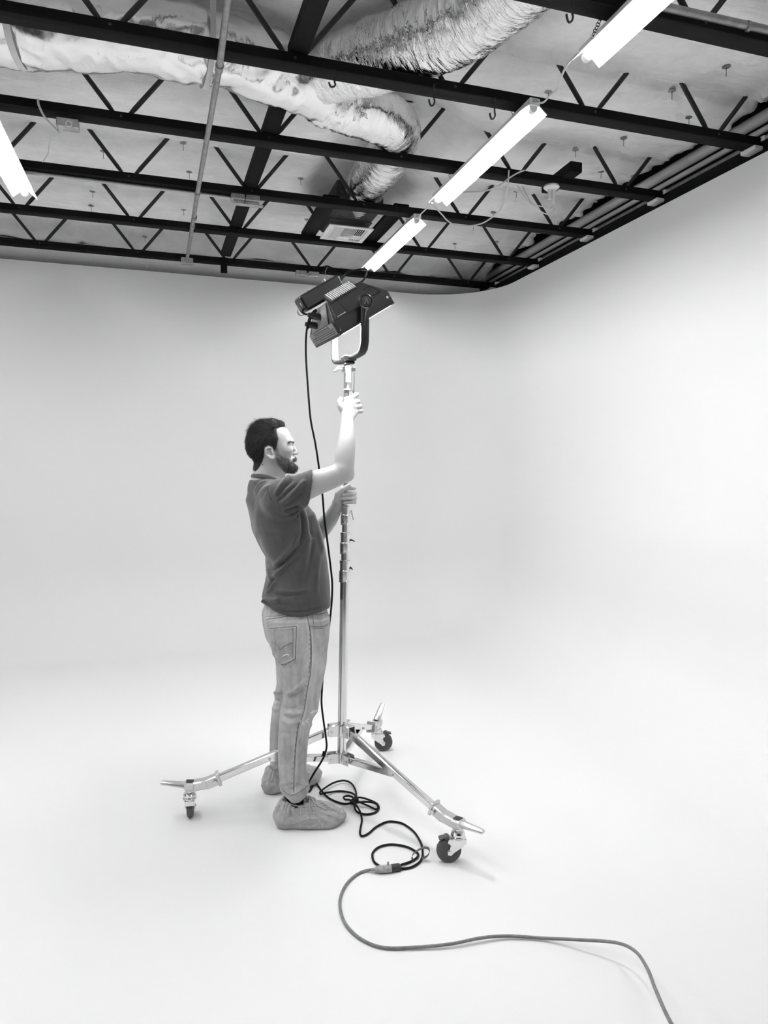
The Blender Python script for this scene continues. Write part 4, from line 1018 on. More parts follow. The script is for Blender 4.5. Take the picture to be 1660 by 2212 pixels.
# trunk under the shirt, legs under the jeans
B.loft([(.86, .46, .64, YC, .13), (1.0, .46, .65, YC, .13), (1.1, .475, .65, YC, .13), (1.25, .425, .62, YC, .15), (1.38, .40, .58, YC, .15), (1.47, .40, .51, YC, .11)], .03)
for s in (-1, 1): B.cone((.45, YC, 1.45), (.465, YC+s*.16, 1.44), .06, .055, .03)
fa, fk = at(588, 1690, Y=3.335), at(586, 1545, Y=3.285)
ank = {-1: (.535, 3.00, .09), 1: (fa.x+.062, 3.335, .09)}; kne = {-1: (.536, 3.02, .49), 1: (fk.x+.070, 3.285, .49)}
for s in (-1, 1):
    B.cone((.55, YC+s*.09, .88), kne[s], .075, .042, .03); B.cone(kne[s], ank[s], .042, .034, .02)
    d = np.array([.985, -.17, 0]) if s < 0 else np.array([.96, .28, 0])
    a = np.array(ank[s]); B.cone(a+[0, 0, -.04], a+d*.12+[0, 0, -.05], .036, .026, .02)
# near (right) arm
sh = (.475, 2.970, 1.435); el = a3(739, 1022, 2.925)
B.schain([sh, a3(668, 1049, 2.930), a3(712, 1033, 2.926), el], [.062, .0535, .048, .044], .015)
B.schain([a3(743, 1014, 2.925), a3(745.5, 985, 2.94), a3(748.5, 960, 2.96), a3(750, 935, 2.99), a3(750.5, 912, 3.02), a3(751, 902, 3.035)], [.044, .0430, .0385, .033, .0275, .0270], .012)
B.ell(a3(755, 1027, 2.925), (.020, .020, .022), .016)
# near hand round the head of the stand
WN = a3(751, 903, 3.036)
HN = [((752, 864, 3.070), (771, 852.5, 3.098), (767, 852, 3.146), (753, 854, 3.150)), ((757, 872, 3.066), (774, 868, 3.094), (769, 867, 3.143), (754, 868, 3.148)),
      ((760, 881, 3.066), (778, 878, 3.094), (772, 877, 3.142), (756, 877, 3.146)), ((762, 890, 3.070), (781, 888, 3.094), (774, 887, 3.136), (760, 886, 3.142))]
for i, fg in enumerate(HN):
    q = [a3(*p) for p in fg]; r = (.0098, .0100, .0096, .0088)[i]
    B.cone(WN, q[0], .019, .0150, .014)
    if i: B.cone(a3(*HN[i-1][0]), q[0], .0125, .0125, .012)
for i, fg in enumerate(HN):
    q = [a3(*p) for p in fg]; r = (.0104, .0106, .0102, .0094)[i]
    B.chain(q, [r*1.2, r*1.08, r*.95, r*.85], .004)
    if i:
        p_ = [a3(*p) for p in HN[i-1]]; m0 = (np.array(p_[0])*.45+np.array(p_[1])*.55+np.array(q[0])*.45+np.array(q[1])*.55)/2; B.cone((np.array(p_[0])+np.array(q[0]))/2, m0, .0115, .0080, .006)
th = [a3(746, 896, 3.045), a3(737, 878, 3.058), a3(733.5, 869, 3.068), a3(737, 861.5, 3.082)]
B.chain(th, [.018, .0140, .0115, .0100], .008)
B.cone(a3(740, 880, 3.058), a3(754, 874, 3.062), .014, .013, .014)
B.cone(a3(757, 902, 3.045), a3(765, 894, 3.066), .016, .0145, .012)
# far (left) arm and hand
B.schain([(.47, 3.31, 1.43), (.555, 3.335, 1.26), a3(672, 1166, 3.28)], [.062, .052, .046], .015)
B.schain([a3(674, 1163, 3.28), a3(697, 1140, 3.23), a3(715, 1118, 3.175), a3(727, 1096, 3.14), a3(731, 1086, 3.13)], [.044, .043, .036, .0275, .0255], .012)
WF = a3(731, 1086, 3.130)
HF = [((741, 1056, 3.158), (766, 1054, 3.128), (760, 1053, 3.092), (750, 1057, 3.087)), ((741, 1066, 3.160), (767.5, 1066, 3.126), (759, 1066.5, 3.089), (741.5, 1069, 3.089)),
      ((741, 1076, 3.158), (768, 1076, 3.124), (759, 1076, 3.088), (740.5, 1077.5, 3.088)), ((742, 1085, 3.152), (767, 1085, 3.122), (760, 1085, 3.088), (744.5, 1086.5, 3.088))]
for i, fg in enumerate(HF):
    q = a3(*fg[0]); B.cone(WF, q, .019, .014, .013)
    if i: B.cone(a3(*HF[i-1][0]), q, .012, .012, .012)
for i, fg in enumerate(HF):
    q = [a3(*p) for p in fg]; r = (.0094, .0094, .0092, .0084)[i]
    B.chain(q, [r*1.1, r, r, r*.92], .0016)
B.chain([a3(730, 1083, 3.115), a3(731, 1066, 3.10), a3(741, 1057, 3.084), a3(754.5, 1049, 3.080)], [.020, .0150, .0115, .0095], .004)
v, f = B.mesh(); v = relax(v, f, 1, .4); nb = vnormals(v, f); del B
vm = v.copy(); vm[:, 1] = HY-np.abs(v[:, 1]-HY)
PM = topix(vm)
BEARD = [(595, 962), (600, 966), (603, 978), (608, 984), (616, 988), (625, 991), (631, 995), (634, 990), (637.5, 986.5), (641, 988), (646, 993), (638, 997.5), (636, 1001), (641, 1003), (648, 1006), (650, 1016), (648, 1026), (632, 1026), (618, 1022), (608, 1013), (600, 1004), (596, 994), (594, 978)]
HAIR = [(638, 900), (600, 896), (560, 902), (526, 922), (522, 950), (524, 978), (533, 996), (543, 1010), (552, 1017), (559, 1011), (566, 999), (570, 987), (571.5, 977), (571.5, 966), (577, 961.5), (588, 964), (594, 974), (597.5, 966), (600, 955), (601.5, 947), (599, 937), (597.5, 927), (606, 922), (616, 922), (624, 928), (634, 932)]
head = (v[:, 2] > 1.525)
hb_ = np.where(head, sdpoly(PM, BEARD), -99); hh_ = np.where(head & ((v[:, 2] > 1.50)), sdpoly(PM, HAIR), -99)
front = v[:, 0] > .445
beard_t = np.clip(hb_/6.0+.45, 0, 1)*front*(nb[:, 0] > -.7)
hair_t = np.clip(hh_/2.2+.5, 0, 1)
dn = seg_dist(PM, [(567.6, 1003.5), (568, 1004)])[0]
tone = np.maximum(np.maximum(beard_t*.66, hair_t*.95), np.clip(1.9-dn, 0, .9)*.8*(v[:, 2] > 1.5))
# brows, lash line, lips
br, bt, _s = seg_dist(PM, [(623, 957), (629, 954), (634, 955.5)]); tone = np.maximum(tone, np.clip(1.9-br, 0, 1)*.75*(head & front))
ey, _t, _s = seg_dist(PM, [(621, 963), (625.5, 960.8), (630, 961.5)]); tone = np.maximum(tone, np.clip(1.3-ey, 0, 1)*.6*(head & front))
sx, _t, _s = seg_dist(PM, [(637, 998), (641, 999.8)]); tone = np.where(head & front & (sx < 2), np.minimum(tone, .35), tone)
M_SKIN = mat('skin', .44, .5, bump=(160, .0005), spec=.35)
nt = M_SKIN.node_tree; b_ = nt.nodes['Principled BSDF']
atn = nt.nodes.new('ShaderNodeAttribute'); atn.attribute_name = 'tone'
rp = nt.nodes.new('ShaderNodeMapRange'); rp.inputs['To Min'].default_value = .44; rp.inputs['To Max'].default_value = .02
nt.links.new(atn.outputs['Fac'], rp.inputs['Value']); nt.links.new(rp.outputs[0], b_.inputs['Base Color'])
b_.inputs['Subsurface Weight'].default_value = .12; b_.inputs['Subsurface Radius'].default_value = (.008, .006, .005); b_.inputs['Subsurface Scale'].default_value = .6
body = npmesh('body', v, f, M_SKIN, MAN, tone)
M_HAIR = mat('dark_hair', .018, .6, spec=.25)
M_BEARD = mat('dark_beard', .075, .55, spec=.3)
# hair and beard: cap of raised clumps plus strands
def cap(name, sel, th, m, seed):
    fm = sel[f].all(1); ff = f[fm]; u = np.unique(ff); mp = np.full(len(v), -1); mp[u] = np.arange(len(u))
    out = v[u]+nb[u]*th[u][:, None]
    return npmesh(name, out, mp[ff], m, MAN)
def nz(v_, sc, seed): return np.array([noise.noise(Vector((a*sc+seed, b*sc, c*sc))) for a, b, c in v_])
hs = hh_ > .3; th_h = np.zeros(len(v)); ih = np.where(hs)[0]
vh = v[ih]; nn1 = np.array([noise.noise(Vector((a*60+3, b*95, c*60))) for a, b, c in vh]); nn2 = np.array([noise.noise(Vector((a*22, b*40, c*50+8))) for a, b, c in vh])
topw = np.clip((vh[:, 2]-1.715)/.04, 0, 1); frw = np.clip((vh[:, 0]-.49)/.04, 0, 1)*topw
bkw = np.clip((.37-vh[:, 0])/.03, 0, 1)
edge = np.clip(hh_[ih]/4, 0, 1)
th_h[ih] = edge*(.003+.005*topw+.014*frw+.003*bkw+nn1*(.0015+.0035*topw)+nn2*(.001+.004*topw))
cap('hair', hs, th_h, M_HAIR, 1)
bs = (hb_ > .2) & front; th_b = np.zeros(len(v)); ib = np.where(bs)[0]
th_b[ib] = np.clip((hb_[ib]-1)/6, 0, 1)*(.0006+.0022*np.clip((v[ib, 0]-.52)/.04, 0, 1)*np.clip((1.60-v[ib, 2])/.03, 0, 1))
cap('beard', (hb_ > 3.2) & front & (sx > 2.4) & (v[:, 0] > .515) & (v[:, 2] < 1.612), th_b, M_BEARD, 2)
rng = np.random.default_rng(5)
def strands(name, idx, n, lenf, dirf, r0, m, segs=4, lift=None, jit=.22):
    V, F = [], []; ch = rng.choice(idx, n)
    for i in ch:
        p = v[i]+rng.normal(0, .0008, 3)+nb[i]*(lift[i] if lift is not None else 0)*.95; L = lenf(v[i])*rng.uniform(.6, 1.25)
        d = dirf(v[i], nb[i])+rng.normal(0, jit, 3); d /= np.linalg.norm(d)
        cu = rng.normal(0, .5, 3)*.5; base = len(V)
        uu = np.cross(d, [0.3, .5, .8]); uu /= np.linalg.norm(uu); ww = np.cross(d, uu)
        for k in range(segs+1):
            rr = r0*(1-k/(segs+.6))
            for q in range(3): V.append(p+rr*(uu*math.cos(q*2.094)+ww*math.sin(q*2.094)))
            d = d+cu*.28; d -= nb[i]*.13; d /= np.linalg.norm(d); p = p+d*(L/segs)
        for k in range(segs):
            for q in range(3): a = base+k*3+q; c = base+k*3+(q+1) % 3; F.append((a, c, c+3, a+3))
    o = npmesh(name, np.array(V), np.array(F), m, MAN); o['kind'] = 'stuff'; return o
def hl(p):
    t = min(1, max(0, (p[2]-1.70)/.04)); return (.008 if p[2] > 1.61 else .005)+.018*t+(.006 if p[0] > .51 and p[2] > 1.72 else 0)+(.006 if p[0] < .37 and p[2] > 1.68 else 0)
def hd(p, n):
    t = min(1, max(0, (p[2]-1.71)/.03))
    side = np.array([-.6, 0, -.8])+n*.16; top = np.array([-.9, .45*math.sin(p[0]*70+p[1]*40), .05])+n*.14
    if p[0] > .515 and p[2] > 1.72: top = np.array([.35, .5*math.sin(p[1]*150+p[0]*60), -.15])+n*.28
    return side*(1-t)+top*t
strands('hair_strand', np.where(hh_ > 1.2)[0], 9000, hl, hd, .00055, M_HAIR, 4, th_h)
strands('hair_strand', np.where((hh_ > -.5) & (v[:, 0] > .475) & (v[:, 2] > 1.715))[0], 2600, lambda p: .020, lambda p, n: np.array([.15 if p[0] > .52 else -.7, .6*math.sin(p[0]*90+p[1]*50), -.05])+n*.22, .0006, M_HAIR, 4, th_h*1.08)
strands('hair_strand', np.where((hh_ > -.6) & (hh_ < 1.5) & (v[:, 2] < 1.72))[0], 900, lambda p: .006, hd, .0004, M_HAIR, 2)
strands('beard_strand', np.where((hb_ > 0) & front & (sx > 2.5) & (v[:, 2] < 1.625))[0], 3200, lambda p: .0040+.003*(p[0] > .54), lambda p, n: np.array([.35, 0, -.8])+n*.38, .0004, M_BEARD, 2, th_b, jit=.22)
strands('eyebrow', np.where((br < 1.7) & head & front)[0], 260, lambda p: .006, lambda p, n: np.array([-.5, -.6*np.sign(HY-p[1]), .12])+n*.12, .0005, M_HAIR, 2, jit=.15)
M_EYE = mat('eye_white', .5, .2); M_IRIS = mat('iris', .03, .2)
for s in (-1, 1):
    e = MB().ball((.5270, HY+s*.032, 1.6635), .0136, 16, 12).obj('eyeball', M_EYE, MAN); MB().ball((.5362, HY+s*.0325, 1.6635), .0058, 12, 8).obj('iris', M_IRIS, e)

# ---- t-shirt
S = Vol((.30, 2.80, .87), (.80, 3.48, 1.58), .0038)
S.loft([(.86, .412, .716, YC, .186), (.95, .410, .716, YC, .186), (.99, .411, .714, YC, .186), (1.03, .422, .712, YC, .182), (1.08, .432, .708, YC, .180), (1.16, .426, .697, YC, .182), (1.235, .390, .682, YC, .192), (1.29, .370, .668, YC, .200), (1.36, .357, .640, YC, .198), (1.41, .358, .600, YC, .185), (1.455, .364, .545, YC, .150), (1.49, .376, .49, YC, .09)], 0, 2.25)
for s in (-1, 1): S.cone((.425, YC+s*.05, 1.468), (.470, YC+s*.165, 1.438), .052, .074, .035)
S.cone((.418, YC, 1.470), (.425, YC, 1.44), .068, .085, .03)
S.put(lambda X, Y, Z: Z-1.524+(X-.42)*.34+0*Y, (.34, YC-.095, 1.47), (.51, YC+.095, 1.6), 0, 'i', 0)
def sleeve(a, b, ra, rb, hollow, nrm=None):
    a, b = np.array(a), np.array(b); d = (b-a)/np.linalg.norm(b-a); e = b+d*.05
    T = S.like()
    T.cone(a, e, ra, rb*.99, 0)
    c = d if nrm is None else np.array(nrm)
    def pl(X, Y, Z): return (X-b[0])*c[0]+(Y-b[1])*c[1]+(Z-b[2])*c[2]
    T.put(pl, a-.3, e+.3, 0, 'i')
    if hollow:
        T2 = S.like(); T2.cone(b-d*.03, e, rb-.0065, rb-.0065, 0)
        T.a = np.maximum(T.a, -T2.a)
    k = .03; hh2 = np.maximum(k-np.abs(S.a-T.a), 0)/k; S.a = np.minimum(S.a, T.a)-hh2*hh2*k*.25
se = np.array(a3(669, 1052, 2.930))
sleeve((.475, 2.972, 1.432), se, .080, .0630, True, (.985, -.05, -.13))
sleeve((.475, 3.305, 1.430), (.545, 3.335, 1.29), .080, .068, False)
hx = np.array([.38, .415, .45, .50, .55, .62, .67, .72]); hz = np.array([.974, .968, .950, .938, .936, .944, .952, .957])
S.put(lambda X, Y, Z: np.interp(X.ravel(), hx, hz)[:, None, None]-.008*np.clip((Y-YC)/.2, -1, 1)*-1-Z+0*Y, (.3, 2.8, .86), (.8, 3.5, 1.05), 0, 'i')
S.cone((.430, 3.139, 1.52), (.455, 3.136, 1.60), .0655, .066, .004, 's')
vs_, fs_ = S.mesh(); vs_ = relax(vs_, fs_, 2, .5); ns = vnormals(vs_, fs_)
nearb = np.clip((3.25-vs_[:, 1])/.1, 0, 1)
FOLDS = [  # ridges and valleys read from the picture
 ([(652, 1085), (655, 1120), (656, 1150), (648, 1178), (630, 1200), (608, 1220), (588, 1236)], -.0085, 4.5), ([(645, 1150), (632, 1180), (612, 1204), (590, 1226)], .006, 6), ([(655, 1160), (638, 1195), (610, 1228), (585, 1252)], .0055, 5),
 ([(672, 1092), (680, 1120), (690, 1160), (698, 1200)], .0055, 4), ([(664, 1090), (671, 1125), (675, 1165)], -.005, 3.5), ([(684, 1110), (692, 1140), (700, 1175)], -.004, 3),
 ([(670, 1150), (664, 1185), (655, 1225), (650, 1260)], .005, 5), ([(678, 1165), (672, 1205), (664, 1250)], -.003, 4), ([(690, 1190), (686, 1240), (684, 1290)], .003, 5),
 ([(612, 1104), (630, 1099), (648, 1092)], -.004, 2.2), ([(616, 1110), (634, 1104), (650, 1094)], .0035, 2.2), ([(622, 1114), (638, 1106), (651, 1096)], -.004, 2.0), ([(630, 1116), (641, 1110), (652, 1098)], .003, 2), ([(640, 1119), (646, 1112), (653, 1100)], -.004, 2),
 ([(549, 1066), (555, 1051), (566, 1042), (580, 1038)], .0016, 1.8), ([(553, 1074), (560, 1058), (570, 1048), (584, 1042)], -.0015, 1.7), ([(559, 1078), (565, 1063), (575, 1052), (586, 1046)], .0015, 1.7), ([(565, 1080), (570, 1066), (578, 1056)], -.0012, 1.6),
 ([(592, 1072), (606, 1050), (622, 1032), (634, 1024)], .0055, 4), ([(598, 1076), (616, 1052), (634, 1034)], -.0055, 3.5), ([(604, 1092), (626, 1072), (648, 1050), (662, 1034)], .006, 4.5), ([(600, 1086), (622, 1064), (644, 1044)], -.005, 3.5), ([(612, 1096), (638, 1080), (660, 1062)], -.004, 3.5),
 ([(579, 1048), (579, 1060), (584, 1073), (590, 1084)], -.003, 1.5),
 ([(571, 1302), (585, 1305), (605, 1306), (632, 1309)], -.0022, 3.2), ([(570, 1294), (585, 1296), (605, 1297)], .007, 4), ([(575, 1285), (588, 1270), (598, 1252)], .006, 4), ([(574, 1276), (585, 1262), (594, 1246)], -.005, 3.5), ([(570, 1300), (576, 1298)], .008, 4),
 ([(590, 1284), (620, 1288), (650, 1283)], -.003, 4), ([(600, 1276), (640, 1280), (672, 1272)], .003, 5), ([(553, 1150), (562, 1180), (574, 1205), (590, 1222)], -.004, 4), ([(577, 1225), (583, 1245), (586, 1258)], .004, 3),
 ([(577, 1311), (600, 1319), (630, 1323), (660, 1321), (690, 1314), (714, 1307)], -.0022, 1.3), ([(661, 1026), (659, 1050), (655, 1082)], -.002, 1.2)]
vs_ = crease(vs_, ns, FOLDS, nearb, 1.9)
wob = np.array([noise.noise(Vector((a*9, b*9, c*6)))*.004+noise.noise(Vector((a*24, b*24, c*16+4)))*.0018 for a, b, c in vs_])
vs_ = vs_+ns*wob[:, None]
M_SHIRT = mat('dark_cotton', .066, .85, bump=(420, .0006), var=(45, .16, (1, 1, .35)), spec=.2)
M_SHIRT.node_tree.nodes['Principled BSDF'].inputs['Sheen Weight'].default_value = .25
shirt = npmesh('t_shirt', vs_, fs_, M_SHIRT, MAN)
# ribbed collar
m = MB(); pts = []
for k in range(33):
    t = 2*math.pi*k/32; pts.append((.4395+.070*math.cos(t), 3.139+.070*math.sin(t), 1.513-.022*math.cos(t)-.006*math.cos(2*t)))
m.tube(pts, .0105, 10, flat=(.55, 1.0)); m.obj('collar', M_SHIRT, MAN, angle=60)

# ---- jeans
J = Vol((.34, 2.84, .04), (.78, 3.48, .99), .0038)
def row(py, xb, xf, Y, ry=None, gr=1.0):
    a, b = at(xb, py, Y=Y), at(xf, py, Y=Y); r = (b.x-a.x)/2; return ((a.z+b.z)/2, a.x, b.x, Y, (ry or r)*gr)
J.loft([(.985, .440, .694, YC, .160), (.955, .428, .697, YC, .170), (.92, .414, .697, YC, .176), (.90, .410, .695, YC, .178), (.85, .418, .692, YC, .180), (.80, .428, .685, YC, .176), (.775, .44, .675, YC, .165)], 0, 2.3)
nl = [row(1335, 578, 713, 3.045, .095), row(1385, 584, 710, 3.04, .10), row(1415, 594, 706, 3.035, .10), row(1437, 606, 703, 3.03, .097), row(1460, 612, 699, 3.03, .092), row(1484, 613, 695, 3.028, .086), row(1510, 611, 690, 3.025), row(1535, 606, 686, 3.02), row(1555, 604, 678, 3.018), row(1575, 602.5, 669, 3.015), row(1600, 602, 665, 3.01), row(1640, 602, 661, 3.005), row(1675, 603, 662, 3.0), row(1700, 605, 670, 3.0), row(1745, 606, 674, 3.0)]
J.loft(nl, .03, 2.15)
def frow(py, xb, w, Y): 
    a = at(xb, py, Y=Y); return (a.z, a.x, a.x+w, Y, w*.5)
flg = [frow(1335, 588, .20, 3.235), frow(1385, 589, .195, 3.235), frow(1420, 594, .185, 3.24), frow(1445, 598, .172, 3.245), frow(1468, 600, .160, 3.25), frow(1490, 596, .155, 3.26), frow(1515, 593, .146, 3.27), frow(1538, 588, .140, 3.28), frow(1578, 584.5, .132, 3.295), frow(1630, 583, .126, 3.315), frow(1660, 585, .122, 3.33), frow(1684, 588, .120, 3.335)]
J.loft(flg, .03, 2.15)
hole_c = at(684, 1552, Y=3.005)
J.ell((hole_c.x+.016, 3.0, hole_c.z+.002), (.046, .085, .030), .006, 's')
cx_ = [at(x, y, Y=2.99) for x, y in ((602, 1708), (612, 1713), (627, 1724), (640, 1722), (655, 1712), (672, 1697))]
J.put(lambda X, Y, Z: np.interp(X.ravel(), [p.x for p in cx_], [p.z for p in cx_])[:, None, None]-Z+0*Y, (.40, 2.85, .02), (.70, 3.15, .22), 0, 'i', 0)
# cuff opening of the near leg: slanted cut
c1, c2 = at(612, 1717, Y=2.99), at(668, 1708, Y=2.99)
vj, fj = J.mesh(); vj = relax(vj, fj, 2, .5); nj = vnormals(vj, fj)
nearj = np.clip((3.2-vj[:, 1])/.06, 0, 1)
JF = [([(607, 1440), (611, 1462), (616, 1484), (613, 1500)], .004, 3.5), ([(618, 1500), (632, 1495), (648, 1482), (660, 1466)], .006, 4), ([(620, 1508), (640, 1502), (656, 1488)], -.005, 4), ([(610, 1545), (630, 1552), (652, 1546)], -.005, 3.5), ([(612, 1538), (635, 1543), (658, 1538)], .004, 3.5), ([(608, 1556), (628, 1563), (650, 1558)], .004, 3.5),
 ([(607, 1528), (625, 1532), (645, 1528)], -.003, 4), ([(655, 1450), (668, 1430), (676, 1410)], .003, 5), ([(606, 1582), (625, 1586), (645, 1580)], -.0025, 4), ([(604, 1650), (620, 1680), (640, 1700)], .004, 5), ([(655, 1660), (645, 1690), (628, 1712)], -.004, 4), ([(665, 1690), (650, 1706), (632, 1718)], .006, 4), ([(606, 1690), (618, 1706)], .005, 4), ([(612, 1700), (630, 1692), (655, 1698)], -.004, 3),
 ([(586, 1365), (590, 1385), (588, 1404)], -.004, 2.5), ([(642, 1432), (628, 1440), (612, 1440)], -.004, 4), ([(600, 1340), (625, 1335), (650, 1333)], .003, 3)]
vj = crease(vj, nj, JF, nearj, 1.7)
FAR = [([(585, 1500), (600, 1494), (610, 1492)], .006, 4), ([(590, 1512), (606, 1516)], -.006, 4), ([(588, 1530), (604, 1532)], .005, 4), ([(586, 1650), (600, 1662)], .006, 4), ([(585, 1664), (602, 1672)], -.006, 3)]
vj = crease(vj, nj, FAR, 1-nearj, 1.4)
POCKET = [(583, 1357), (641, 1353), (638, 1424), (614, 1436), (608, 1435), (589, 1414)]
PJ = topix(vj); dp = sdpoly(PJ, POCKET); facing = np.clip(-(nj@Fn)*3, 0, 1)*nearj
vj = vj+nj*(np.clip(dp/2.0, 0, 1)*.0048*facing)[:, None]
wob = np.array([noise.noise(Vector((a*14, b*14, c*9)))*.0026+noise.noise(Vector((a*38, b*38, c*26)))*.0013 for a, b, c in vj]); vj = vj+nj*wob[:, None]
# slanted cuffs
zc = np.interp(vj[:, 0], [c1.x, c2.x], [c1.z-.006, c2.z+.002]); low = (vj[:, 1] < 3.15) & (vj[:, 2] < .16)
M_DENIM = mat('faded_denim', .46, .85, bump=(300, .0012), var=(34, .22, (1, 1, .22)), spec=.12)
nt = M_DENIM.node_tree; b_ = nt.nodes['Principled BSDF']; lk = b_.inputs['Base Color'].links[0].from_socket
atn = nt.nodes.new('ShaderNodeAttribute'); atn.attribute_name = 'tone'
rp = nt.nodes.new('ShaderNodeMapRange'); rp.inputs['To Min'].default_value = .62; rp.inputs['To Max'].default_value = 1.35; nt.links.new(atn.outputs['Fac'], rp.inputs['Value'])
mu = nt.nodes.new('ShaderNodeMath'); mu.operation = 'MULTIPLY'; nt.links.new(lk, mu.inputs[0]); nt.links.new(rp.outputs[0], mu.inputs[1]); nt.links.new(mu.outputs[0], b_.inputs['Base Color'])
# worn tone: paler thighs and knees, random mottling
tj = nz(vj, 9, 3)*.5+.5; tj2 = nz(vj, 40, 6)*.5+.5; tj = np.clip(tj*.55+tj2*.25-.08+.35*np.exp(-((PJ[:, 0]-668)/22)**2)*np.exp(-((PJ[:, 1]-1450)/80)**2), 0, 1)
for line, w_ in (([(663, 1326), (672, 1375), (673, 1425), (666, 1480), (656, 1540), (640, 1600), (635, 1712)], 3.0), ([(583, 1357), (641, 1353)], 2), ([(641, 1353), (638, 1424), (608, 1435)], 2.2)):
    d_, t_, s_ = seg_dist(PJ, line); tj = tj+nearj*(.30*np.exp(-((d_-w_)/1.6)**2)-.28*np.exp(-(d_/1.1)**2))   # worn pale beside the seams, dark along their lines
tj = np.clip(tj, 0, 1.2)
jeans = npmesh('jeans', vj, fj, M_DENIM, MAN, tj)
from mathutils.bvhtree import BVHTree
bvh = BVHTree.FromPolygons([tuple(p) for p in vj], [tuple(q) for q in fj])
def on_cloth(px, py, off=.0008, tree=None):
    d = (_F + _R*((px-IW/2)/FPX) - _U*((py-IH/2)/FPX)).normalized()
    h = (tree or bvh).ray_cast(CAM, d); return (h[0]+h[1]*off*(1 if h[1].dot(d) < 0 else -1)) if h[0] is not None else None
M_THREAD = mat('dark_thread', .15, .8)
def stitch(name, line, r=.0011, off=.0006, m=M_THREAD, dash=False):
    pts = smooth_path([Vector((x, y, 0)) for x, y in line], 8); P = [on_cloth(p.x, p.y, off) for p in pts]; P = [p for p in P if p is not None]
    P = [p for i, p in enumerate(P) if i == 0 or (p-P[i-1]).length < .05]
    if len(P) < 3: return
    mb_ = MB()
    if dash:
        for i in range(0, len(P)-1, 2): mb_.tube([P[i], P[i].lerp(P[i+1], .7)], r, 5)
    else: mb_.tube(P, r, 6)
    o = mb_.obj(name, m, jeans)
    if dash: o['kind'] = 'stuff'
stitch('seam', [(663, 1326), (668, 1350), (672, 1375), (673, 1400), (673, 1425), (671, 1455), (666, 1480), (661, 1510), (656, 1540), (650, 1555)], .0016)
stitch('seam', [(647, 1560), (643, 1580), (640, 1605), (637, 1640), (635, 1680), (635, 1712)], .0016)
stitch('seam', [(670, 1350), (671, 1380), (671, 1420), (668, 1450)], .0008)
stitch('pocket_stitch', [(583, 1358), (600, 1357), (620, 1355), (641, 1353)], .0015); stitch('pocket_stitch', [(641, 1353), (640, 1375), (639, 1400), (638, 1424)], .0013); stitch('pocket_stitch', [(638, 1424), (628, 1430), (614, 1436), (608, 1435)], .0014); stitch('pocket_stitch', [(608, 1435), (598, 1425), (589, 1412), (585, 1400)], .0010)
stitch('pocket_stitch', [(590, 1361), (615, 1360), (634, 1358)], .0008); stitch('pocket_stitch', [(633, 1358), (633, 1390), (632, 1420)], .0008); stitch('pocket_stitch', [(585, 1388), (594, 1389), (602, 1397), (606, 1404), (614, 1396), (624, 1391), (633, 1389)], .0009)
stitch('waistband_stitch', [(576, 1338), (600, 1335), (630, 1330), (661, 1326)], .0013); stitch('waistband_stitch', [(575, 1332), (600, 1330), (630, 1326), (658, 1322)], .0008)
stitch('pocket_stitch', [(676, 1325), (677, 1340), (679, 1349)], .0014); stitch('pocket_stitch', [(672, 1352), (685, 1354), (700, 1353), (710, 1347)], .0016); stitch('pocket_stitch', [(673, 1357), (686, 1358), (700, 1357)], .0008); stitch('pocket_stitch', [(676, 1328), (690, 1327), (706, 1323)], .0012)
stitch('hem_stitch', [(611, 1707), (622, 1716), (634, 1717), (650, 1708), (666, 1697)], .0010)
stitch('side_stitch', [(668, 1360), (670, 1400), (669, 1440), (662, 1480), (656, 1520), (650, 1550), (643, 1570), (637, 1620), (632, 1670), (631, 1710)], .0012, dash=True)
stitch('frayed_tear', [(611, 1418), (616, 1415), (621, 1414), (625, 1415)], .0022, m=M_TAPE)
m = MB()   # frayed threads round the torn knee
edge_ = [(686, 1536), (678, 1537), (671, 1541), (668, 1548), (666, 1554), (660, 1560), (652, 1562), (664, 1566)]
for k in range(70):
    i = rng.integers(0, len(edge_)-1); t = rng.uniform(); px = edge_[i][0]*(1-t)+edge_[i+1][0]*t-1.5+rng.normal(0, 1); py = edge_[i][1]*(1-t)+edge_[i+1][1]*t+rng.normal(0, 1.5)
    p = on_cloth(px, py, .001)
    if p is None: continue
    q = p+Vector((rng.uniform(.001, .010), rng.uniform(-.006, .002), rng.uniform(-.008, .005))); m.tube([p, p.lerp(q, .5)+Vector((0, -.002, .001)), q], .0009, 4)
fr = m.obj('frayed_thread', M_TAPE, jeans); fr['kind'] = 'stuff'

